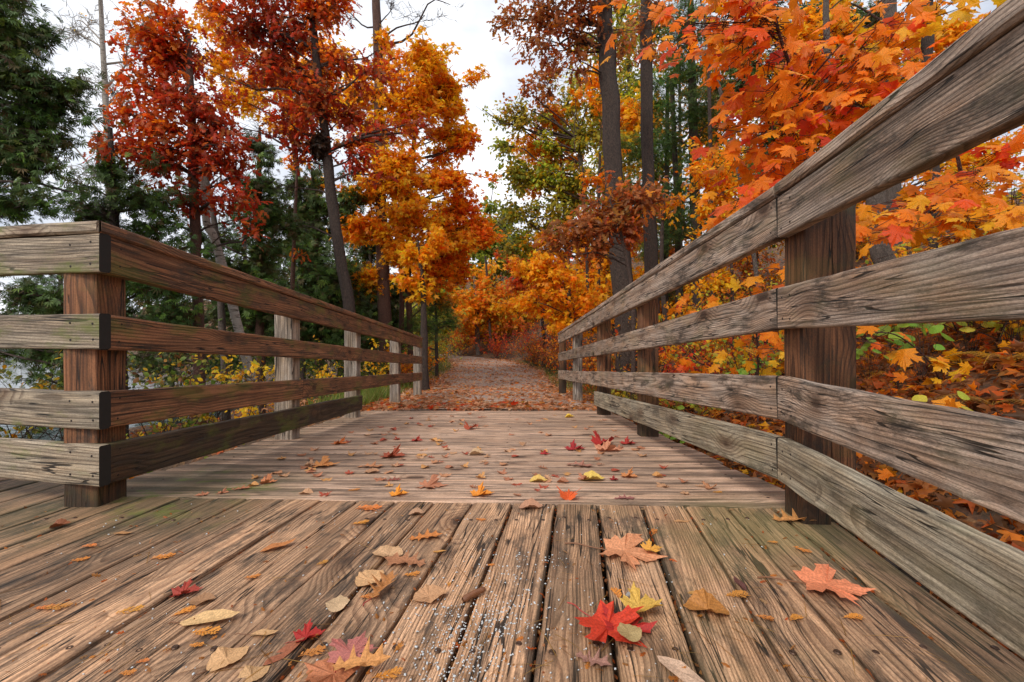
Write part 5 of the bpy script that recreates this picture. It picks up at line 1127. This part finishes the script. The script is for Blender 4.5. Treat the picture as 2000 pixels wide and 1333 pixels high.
Xl = path_c(Yl) + sd_ * (1.55 + .6 * rng.random(n)); Pn = np.column_stack([Xl, Yl, ground(Xl, Yl) - .005]); mid = rng.normal(0, .35, (n, 3)) + (0, 0, 1); nr = rng.normal(0, 1, (n, 3)) + (0, -1, 0)
o = linkmesh("grass", leaves_mesh("grass", T_GR[0].shape[1] == 2 and curl(T_GR, 0, .5), Pn, .10 + .14 * rng.random(n), mid, nr, pick([((.13, .22, .03), 4), ((.22, .27, .05), 3), ((.35, .28, .08), 2)], n)), M['foliage']); props(o, "green and yellowing grass tufts along the edges of the path", "grass", kind='stuff')
# salt grains
def on_near(u, v): return deck_pt(u, v)
gs = []
for _ in range(900):
    q = R.random()
    if q < .50: u, v = R.gauss(900, 60), R.uniform(1180, 1345)
    elif q < .80: u, v = R.gauss(980, 60), R.uniform(1080, 1250)
    else: u, v = R.uniform(620, 1300), R.uniform(990, 1340)
    gs.append(deck_pt(u + (1260 - v) * .15, v))
for _ in range(220): gs.append(deck_pt(R.uniform(0, 1500), R.uniform(985, 1330)))
gs = np.array(gs); n = len(gs)
oc = np.array([(1, 0, 0), (0, 1, 0), (-1, 0, 0), (0, -1, 0), (0, 0, .8), (0, 0, -.8)]); of = [(0, 1, 4), (1, 2, 4), (2, 3, 4), (3, 0, 4), (1, 0, 5), (2, 1, 5), (3, 2, 5), (0, 3, 5)]
pos = np.column_stack([gs, np.full(n, .0012)]); sz = .0010 + .0019 * rng.random(n) ** 1.6
o = linkmesh("salt_grains", leaves_mesh("salt_grains", (oc * (1, 1.5, 1), of), pos, sz, rng.normal(0, 1, (n, 3)) * (1, 1, .2), rng.normal(0, .3, (n, 3)) + (0, 0, 1), np.full((n, 3), .8)), M['salt']); props(o, "scattered white salt grains on the middle planks in front", "salt", kind='stuff')
# fallen pine needles and crumbs
n = 170; g2 = np.array([deck_pt(R.uniform(-50, 1900), 990 + 350 * R.random() ** .8) for _ in range(n)]); pos = np.column_stack([g2, np.full(n, .003)])
ndl = (np.array([(-.008, 0, 0), (.008, 0, 0), (.008, .5, .03), (-.008, .5, .03), (.0, 1, .0)]), [(0, 1, 2), (0, 2, 3), (3, 2, 4)])
o = linkmesh("pine_needles", leaves_mesh("pine_needles", ndl, pos, .04 + .06 * rng.random(n), rng.normal(0, 1, (n, 3)) * (1, 1, .02), rng.normal(0, .1, (n, 3)) + (0, 0, 1), pick([((.45, .26, .07), 3), ((.30, .15, .05), 2)], n)), M['foliage']); props(o, "thin tan pine needles lying across the near planks", "pine needles", kind='stuff')
n = 1500; u_ = rng.uniform(-100, 1560, n); v_ = 987 + 350 * rng.random(n); g2 = np.array([deck_pt(a, b) for a, b in zip(u_, v_)])
g3 = []
for (xg, sg) in lines[:20]:
    for q in range(60): yv = R.uniform(.6, 1.55); g3.append((xg + sg * (yv - 1.575) + R.uniform(-.002, .002), yv))
g3 = np.array(g3); pos = np.column_stack([g3, -.016 + .010 * rng.random(len(g3))]); n = len(g3)
o = linkmesh("gap_debris", leaves_mesh("gap_debris", curl(T_OVL, .3, .5), pos, .006 + .010 * rng.random(n), rng.normal(0, 1, (n, 3)) * (.3, 1, .4), rng.normal(0, .6, (n, 3)) + (0, 0, 1), pick([(RUST, 3), (BROWN, 4), ((.5, .22, .06), 2)], n)), M['foliage']); props(o, "brown crumbs and bits of leaf caught in the gaps between near planks", "leaf debris", kind='stuff')
n = 260; g2 = np.array([deck_pt(R.uniform(0, 1560), R.uniform(990, 1335)) for _ in range(n)]); pos = np.column_stack([g2, np.full(n, .002)])
o = linkmesh("leaf_crumbs", leaves_mesh("leaf_crumbs", curl(T_OL, .4, .8), pos, .008 + .012 * rng.random(n), rng.normal(0, 1, (n, 3)) * (1, 1, .3), rng.normal(0, .5, (n, 3)) + (0, 0, 1), pick([((.6, .24, .05), 4), (RUST, 2), ((.5, .3, .15), 2)], n)), M['foliage']); props(o, "tiny orange leaf crumbs scattered over the near planks", "leaf crumbs", kind='stuff')

# ------------------------------------------------------------------ fallen leaves lying on the boardwalk, one by one
DL = {}
for nm, t in (('maple', T_MH), ('oak', T_OH), ('oval', T_OV), ('long', T_LG)):
    DL[nm] = []
    for s in range(6):
        V, Fc = curl(t, .0, .0, .0, s); r = np.random.default_rng(50 + s)
        x, y = V[:, 0], V[:, 1]; a1, a2 = r.uniform(0, 6.28, 2); cu = (.16, .36, .60, .28, .50, .85)[s]
        z = cu * (np.abs(x) ** 1.6 * 1.3 + .55 * np.clip(y - .45, 0, 1) ** 2) + .055 * np.sin(x * 9 + a1) * np.abs(x) * 2 + .05 * np.sin(y * 8 + a2) * (.3 + np.abs(x)) + r.normal(0, .02, len(x)) * np.abs(x) * 2
        z = z - z.min() + .004; V = np.column_stack([x, y, z])
        me = bpy.data.meshes.new("leaf_blade"); me.from_pydata([tuple(q) for q in V], [], Fc); me.update(); me.materials.append(M['dry_leaf']); DL[nm].append(me)
def leaf_on(kind, u, v, wpx, rot, colr, label, curl_i=0, stem=None, far=False, name="fallen_leaf", up=0.0, group=None, flat=1.0, roll=0.0):
    if far: x, y = far_pt(u, v); z = far_z(y)
    else: x, y = deck_pt(u, v); z = 0
    wunit = {'maple': 1.2, 'oak': .8, 'oval': .84, 'long': .5}[kind]
    L_ = wpx / F * y / (wunit if kind == 'maple' else .95)
    a = math.radians(rot)
    cx, cy = math.cos(a) * L_ * .45, math.sin(a) * L_ * .45
    root = bpy.data.objects.new(name, DL[kind][curl_i % 6]); col.objects.link(root); props(root, label, "leaf", group)
    root.location = (x - cx, y - cy, z + .0015 + up); root.rotation_euler = (math.atan(-FAR_S) if far else 0, roll, a - math.pi / 2) if not far else (0, roll, a - math.pi / 2)
    root.scale = (L_, L_, L_ * flat); root.color = (*colr, 1)
    if stem:
        sl = stem; pts = [(0, .02, .012), (.02, -sl * .4, .035), (-.03, -sl * .75, .03), (.0, -sl, .012)]
        V, Fq = tube(spline(pts, 9), np.linspace(.011, .016, 9), 5); me = np_mesh("stem", V, Fq, smooth=True); me.materials.append(M['stemr'] if colr[0] > .35 and colr[1] < .2 else M['stemb'])
        o = bpy.data.objects.new("stem", me); col.objects.link(o); o.parent = root
    return root
TAN, PEACH, PINK, MAUVE, CRED, LTAN = (.58, .36, .18), (.68, .29, .14), (.50, .17, .14), (.38, .19, .14), (.42, .025, .018), (.62, .42, .24)
NL = [('maple', 1235, 1085, 135, -20, PEACH, "large peach-tan maple leaf with a small yellow leaf lying on it", 0, .75), ('maple', 1632, 1150, 138, -15, (.76, .25, .12), "large salmon-orange maple leaf with a long red stem near the right railing", 0, .75),
      ('maple', 1200, 1242, 150, -50, (.62, .05, .02), "biggest bright red maple leaf, at bottom centre-right under a tan leaf", 1, .55), ('maple', 1225, 1225, 105, 60, CRED, "dark red maple leaf underneath the biggest red one", 1, None), ('maple', 1258, 1198, 90, 20, (.66, .40, .08), "torn mustard yellow maple leaf touching the red pair", 2, None),
      ('oval', 1229, 1262, 55, 110, (.42, .30, .13), "small olive-tan serrated leaf lying on the big red leaf", 0, .6), ('oak', 1155, 1292, 72, -30, MAUVE, "mauve-brown small lobed leaf left below the big red leaf", 1, None), ('long', 1330, 1316, 120, -55, (.66, .44, .30), "pale tan long leaf cut off by the bottom edge of the photo", 0, None),
      ('oval', 838, 1168, 66, 20, (.56, .30, .15), "round tan serrated leaf with salt grains on it", 1, None), ('oval', 722, 1135, 62, 60, (.66, .38, .18), "tan oval leaf partly under a curled oak leaf", 1, None), ('oak', 745, 1158, 78, 75, (.42, .17, .05), "twisted brown oak leaf standing on its lobes", 5, .3),
      ('oval', 760, 1085, 58, 180, (.60, .36, .19), "tan oval leaf above a broken brown one", 1, None), ('oak', 795, 1103, 84, 170, (.40, .17, .08), "broken brown oak leaf between two tan leaves", 3, None), ('oak', 828, 1052, 64, 10, (.58, .20, .05), "curled orange-brown oak leaf near the seam of the decks", 4, None),
      ('oval', 660, 1183, 52, 100, LTAN, "pale tan diamond-shaped leaf left of the salt", 0, .4), ('maple', 605, 1246, 62, 30, CRED, "small deep red maple leaf touching a rusty long leaf", 2, .4), ('long', 552, 1280, 84, 60, (.36, .12, .06), "rusty long leaf leaning against the small red maple leaf", 1, None),
      ('oval', 443, 1292, 74, 55, (.66, .38, .18), "crinkled tan round leaf near the bottom left", 3, .3), ('oval', 492, 1325, 60, 50, (.58, .34, .16), "crinkled tan leaf cut by the bottom edge beside the other round one", 3, None), ('long', 404, 1214, 105, 10, (.70, .44, .20), "long pale tan leaf with a cedar sprig under its edge", 2, .15),
      ('maple', 365, 1160, 58, 30, (.38, .05, .03), "small red maple leaf alone on the left planks", 2, None), ('oval', 393, 1176, 45, 15, (.38, .20, .10), "small brown oval leaf beside the lone red one", 1, None), ('maple', 690, 1284, 100, 80, PINK, "pink maple leaf on top of a rusty pile at the bottom", 0, .3),
      ('maple', 640, 1318, 120, 160, (.50, .18, .08), "large rusty maple leaf in the pile cut by the bottom edge", 3, None), ('oak', 700, 1318, 110, 5, (.62, .28, .09), "orange-tan oak leaf over the rusty pile at the bottom edge", 2, None), ('long', 513, 1242, 55, 0, (.55, .32, .15), "folded tan leaf like a little trumpet left of the small red leaf", 5, .5),
      ('long', 540, 1072, 62, 35, (.50, .19, .06), "rolled rust-coloured leaf alone on the left middle planks", 5, None), ('oval', 1383, 1195, 84, 175, (.46, .19, .045), "round-lobed brown leaf with a dark spot on the right planks", 2, None), ('long', 1363, 1163, 45, -20, (.55, .28, .08), "small tan leaf just above the round brown one", 0, None),
      ('maple', 1275, 1083, 45, 10, (.75, .36, .06), "small yellow leaf lying on the large peach-tan maple leaf", 1, None), ('oak', 1550, 1018, 85, -10, (.55, .25, .08), "brown oak leaf at the foot of the double right post", 2, None), ('long', 1446, 1145, 40, 95, (.13, .05, .04), "tiny dark maroon leaf standing in the gap between right planks", 5, None),
      ('long', 857, 1079, 26, 5, (.62, .30, .08), "little orange oval leaf right of the broken brown oak leaf", 1, None), ('long', 1330, 1020, 32, 0, (.58, .30, .13), "small tan leaf just below the seam at right", 0, None), ('oval', 1035, 993, 45, 0, (.48, .24, .14), "ragged brown leaf overlapping the seam in the middle", 2, None),
      ('long', 1240, 1052, 24, 0, (.62, .30, .10), "tiny tan leaf beside the stem of the peach maple leaf", 1, None), ('long', 238, 1043, 34, 5, (.48, .24, .10), "flat tan leaf blending into the left planks", 0, None), ('oval', 116, 1030, 32, 30, (.25, .08, .03), "rust brown clump-like leaf near the left corner post", 5, None), ('oval', 812, 1005, 30, 10, (.46, .26, .15), "small brown leaf just below the seam left of centre", 2, None)]
for k, (kd, u, v, wp, rt, c, lab, ci, st) in enumerate(NL):
    up_ = {2: .006, 4: .010, 5: .022, 29: .012, 22: .012, 24: .016, 10: .008, 12: .004}.get(k, .0)
    leaf_on(kd, u, v, wp, rt, c, lab, ci, st, up=up_, flat=1.0 if k != 2 else .8)
FLs = [('maple', 1110, 972, 52, 80, (.78, .13, .03), "bright red-orange maple leaf standing up just above the seam", 5), ('oak', 1218, 975, 42, 0, (.36, .14, .12), "mauve leaf on the first far plank right of the red-orange one", 3), ('maple', 942, 967, 52, 10, (.78, .27, .03), "curled orange leaf on the first far plank near the middle", 4),
       ('maple', 780, 967, 42, 20, (.82, .30, .03), "curled orange and yellow leaf left of the middle on the first far plank", 4), ('maple', 845, 951, 66, 0, (.48, .19, .10), "brown crumpled leaf between the two curled orange ones", 3), ('oval', 1155, 938, 46, 0, (.72, .50, .11), "pale yellow leaf with a dark red bit beside it", 2),
       ('oval', 1050, 941, 34, 0, (.70, .46, .12), "smaller yellow leaf left of the other yellow one", 2), ('oak', 1130, 910, 56, -20, (.44, .19, .13), "dusky brown lobed leaf left of the red pile", 3), ('maple', 1125, 879, 46, 10, (.36, .025, .025), "dark red leaf at the left end of the leaf pile", 4),
       ('maple', 1180, 868, 52, 40, (.42, .03, .025), "dark red leaf on top of the leaf pile", 5), ('maple', 1190, 882, 60, 0, (.58, .24, .13), "salmon-tan leaf under the dark red pile", 2), ('maple', 1228, 868, 36, 0, (.42, .04, .03), "red leaf at the right end of the pile", 4), ('oval', 930, 889, 30, 0, (.55, .36, .20), "pale tan leaf tilted in the middle of the far deck", 5),
       ('maple', 1065, 888, 24, 0, (.42, .03, .03), "little crimson leaf alone right of the middle", 3), ('maple', 770, 893, 56, 0, (.34, .07, .03), "dark red-brown crumpled leaf left of the middle", 4), ('maple', 635, 910, 58, 20, (.64, .26, .08), "orange-tan leaf on the left of the far deck", 3), ('oak', 722, 913, 54, 0, (.52, .22, .10), "tan oak leaf right of the orange-tan one", 3),
       ('maple', 665, 868, 36, 0, (.62, .16, .04), "orange-red leaf toward the left railing", 4), ('maple', 815, 862, 28, 0, (.44, .05, .03), "small bright red leaf above the middle of the far deck", 4), ('maple', 920, 838, 30, 60, (.46, .09, .04), "rusty upright leaf near the far end of the deck", 5), ('oval', 1112, 816, 18, 0, (.80, .52, .05), "bright yellow leaf near the far end at right", 5),
       ('maple', 525, 945, 34, 20, (.56, .20, .08), "curled brown-orange leaf near the left corner of the far deck", 5), ('oak', 468, 957, 38, 10, (.42, .16, .08), "dark brown leaf beside the seam at left", 4), ('maple', 1200, 938, 20, 0, (.32, .02, .02), "dark red bit beside the pale yellow leaf", 4), ('oval', 725, 923, 30, 0, (.45, .23, .12), "brown oval leaf below the tan oak leaf", 1), ('maple', 1230, 932, 40, -20, (.60, .23, .08), "orange-brown leaf on the right of the far deck", 4), ('oak', 765, 940, 34, 0, (.26, .06, .04), "dark maroon crumpled leaf above the brown one", 4)]
for kd, u, v, wp, rt, c, lab, ci in FLs: leaf_on(kd, u, v, wp, rt, c, lab, ci, far=True)
for k in range(150):
    v = 806 + 165 * R.random() ** 1.1; t = (v - 800) / 190; u = R.uniform(790 - 470 * t, 1150 + 300 * t); kd = R.choice(('maple', 'oak', 'oval', 'maple'))
    c = R.choice(((.48, .19, .10), (.56, .26, .13), (.42, .08, .04), (.62, .30, .10), (.40, .16, .08), (.55, .30, .16)))
    cn = {.48: 'brown', .56: 'tan-orange', .42: 'dark red', .62: 'orange', .40: 'dark brown', .55: 'pale tan'}[c[0]]; kn = {'maple': 'maple', 'oak': 'lobed', 'oval': 'oval'}[kd]
    wh = ('left' if u < 870 else 'right' if u > 1060 else 'middle') + ' ' + ('near half' if v > 880 else 'far half')
    leaf_on(kd, u, v, (9 + 22 * t * R.uniform(.6, 1.2)), R.uniform(0, 360), c, f"small dry {cn} {kn} leaf on the {wh} of the far cross planks", R.choice((1, 2, 3, 4, 5)), far=True, name="dry_leaf", group="small dry leaves scattered on the far planks")
# cedar sprigs
def sprig_mesh(seed):
    r = np.random.default_rng(seed); V, Fc = [], []
    for i in range(9):
        t = i / 9; bx = .06 * math.sin(t * 3 + seed)
        for sg in (1, -1):
            l = .30 * math.sin(math.pi * (t * .8 + .15)) * r.uniform(.7, 1.2); k = len(V); z = .03 + .05 * r.random()
            V += [(bx, t - .03, z), (bx, t + .05, z), (bx + sg * l * .8, t + l * .8 + .03, z + .06 * r.random()), (bx + sg * l, t + l * .75 - .03, z + .04)]
            Fc.append((k, k + 1, k + 2, k + 3) if sg < 0 else (k + 3, k + 2, k + 1, k))
    k = len(V); V += [(-.02, -.12, .02), (.02, -.12, .02), (.03, .5, .06), (.0, 1.05, .04), (-.03, .5, .06)]; Fc.append((k, k + 1, k + 2, k + 3, k + 4))
    me = bpy.data.meshes.new("cedar_sprig"); me.from_pydata(V, [], Fc); me.update(); me.materials.append(M['dry_leaf']); return me
SPR = [sprig_mesh(s) for s in range(5)]
for u, v, w_, rt in ((298, 1093, 38, 20), (140, 1098, 28, 25), (70, 1190, 30, 10), (90, 1189, 44, 5), (228, 1200, 44, 15), (340, 1204, 36, 40), (380, 1237, 50, -5), (588, 1283, 46, 25), (372, 1262, 26, -5), (235, 1318, 28, 10), (266, 1297, 22, 20), (72, 1272, 18, 80), (790, 1125, 30, 10), (706, 1168, 34, 0),
                    (875, 1147, 14, 80), (1209, 1170, 34, 95), (1420, 1166, 44, 0), (1478, 1205, 30, -30), (1545, 1213, 30, 20), (1650, 1208, 36, -5), (1393, 963, 18, 0), (1552, 1070, 30, -60), (770, 1275, 24, 60), (733, 1325, 52, 15), (680, 960, 22, 20), (930, 1015, 20, -20), (700, 995, 46, 0), (1500, 1060, 18, -10),
                    (690, 1025, 30, 20), (160, 1070, 26, 10), (1275, 1045, 24, 60), (950, 1105, 16, 0), (620, 1105, 22, 50), (480, 1130, 26, 15)):
    far = v < 985
    x, y = far_pt(u, v) if far else deck_pt(u, v); L_ = w_ / F * y
    o = bpy.data.objects.new("cedar_sprig", SPR[R.randrange(5)]); col.objects.link(o); o.location = (x, y, far_z(y) + .001 if far else .001); o.rotation_euler = (0, 0, math.radians(rt - 90)); o.scale = (L_, L_, L_)
    o.color = (.78 * R.uniform(.75, 1.05), .28 * R.uniform(.75, 1.1), .05, 1); props(o, ('tiny' if w_ < 23 else 'short' if w_ < 29 else 'small' if w_ < 33 else 'longish' if w_ < 41 else 'long') + (" pale" if o.color[1] > .29 else " dull" if o.color[1] < .24 else "") + " orange cedar sprig lying on the " + ('first far cross planks' if far else ('left' if u < 560 else 'middle' if u < 1100 else 'right') + ' near planks, ' + ('close to the seam' if v < 1110 else 'toward the bottom')), "cedar sprig", "cedar sprigs scattered over the planks")
# rolled brown stub in the gap
x, y = deck_pt(925, 1170)
V, Fq = tube(spline([(-.022, -.016, .007), (-.005, -.004, .010), (.012, .009, .012), (.024, .017, .012)], 10), [.0055, .0075, .007, .0068, .0075, .007, .0065, .007, .0065, .004], 9, 3, .08)
o = linkmesh("rolled_leaf", np_mesh("rolled_leaf", V, Fq, smooth=True), M['stub'], loc=(x, y, 0)); props(o, "brown rolled-up stub bridging the gap between two middle planks", "rolled leaf")
x, y = deck_pt(1231, 1168); V, Fq = tube([(-.010, 0, .005), (-.004, .001, .006), (.004, .002, .007), (.010, .001, .004)], [.002, .006, .006, .002], 6, 4, .2)
o = linkmesh("pebble", np_mesh("pebble", V, Fq, smooth=True), M['stone'], loc=(x, y, 0)); props(o, "small grey pebble above the mustard yellow leaf", "pebble")
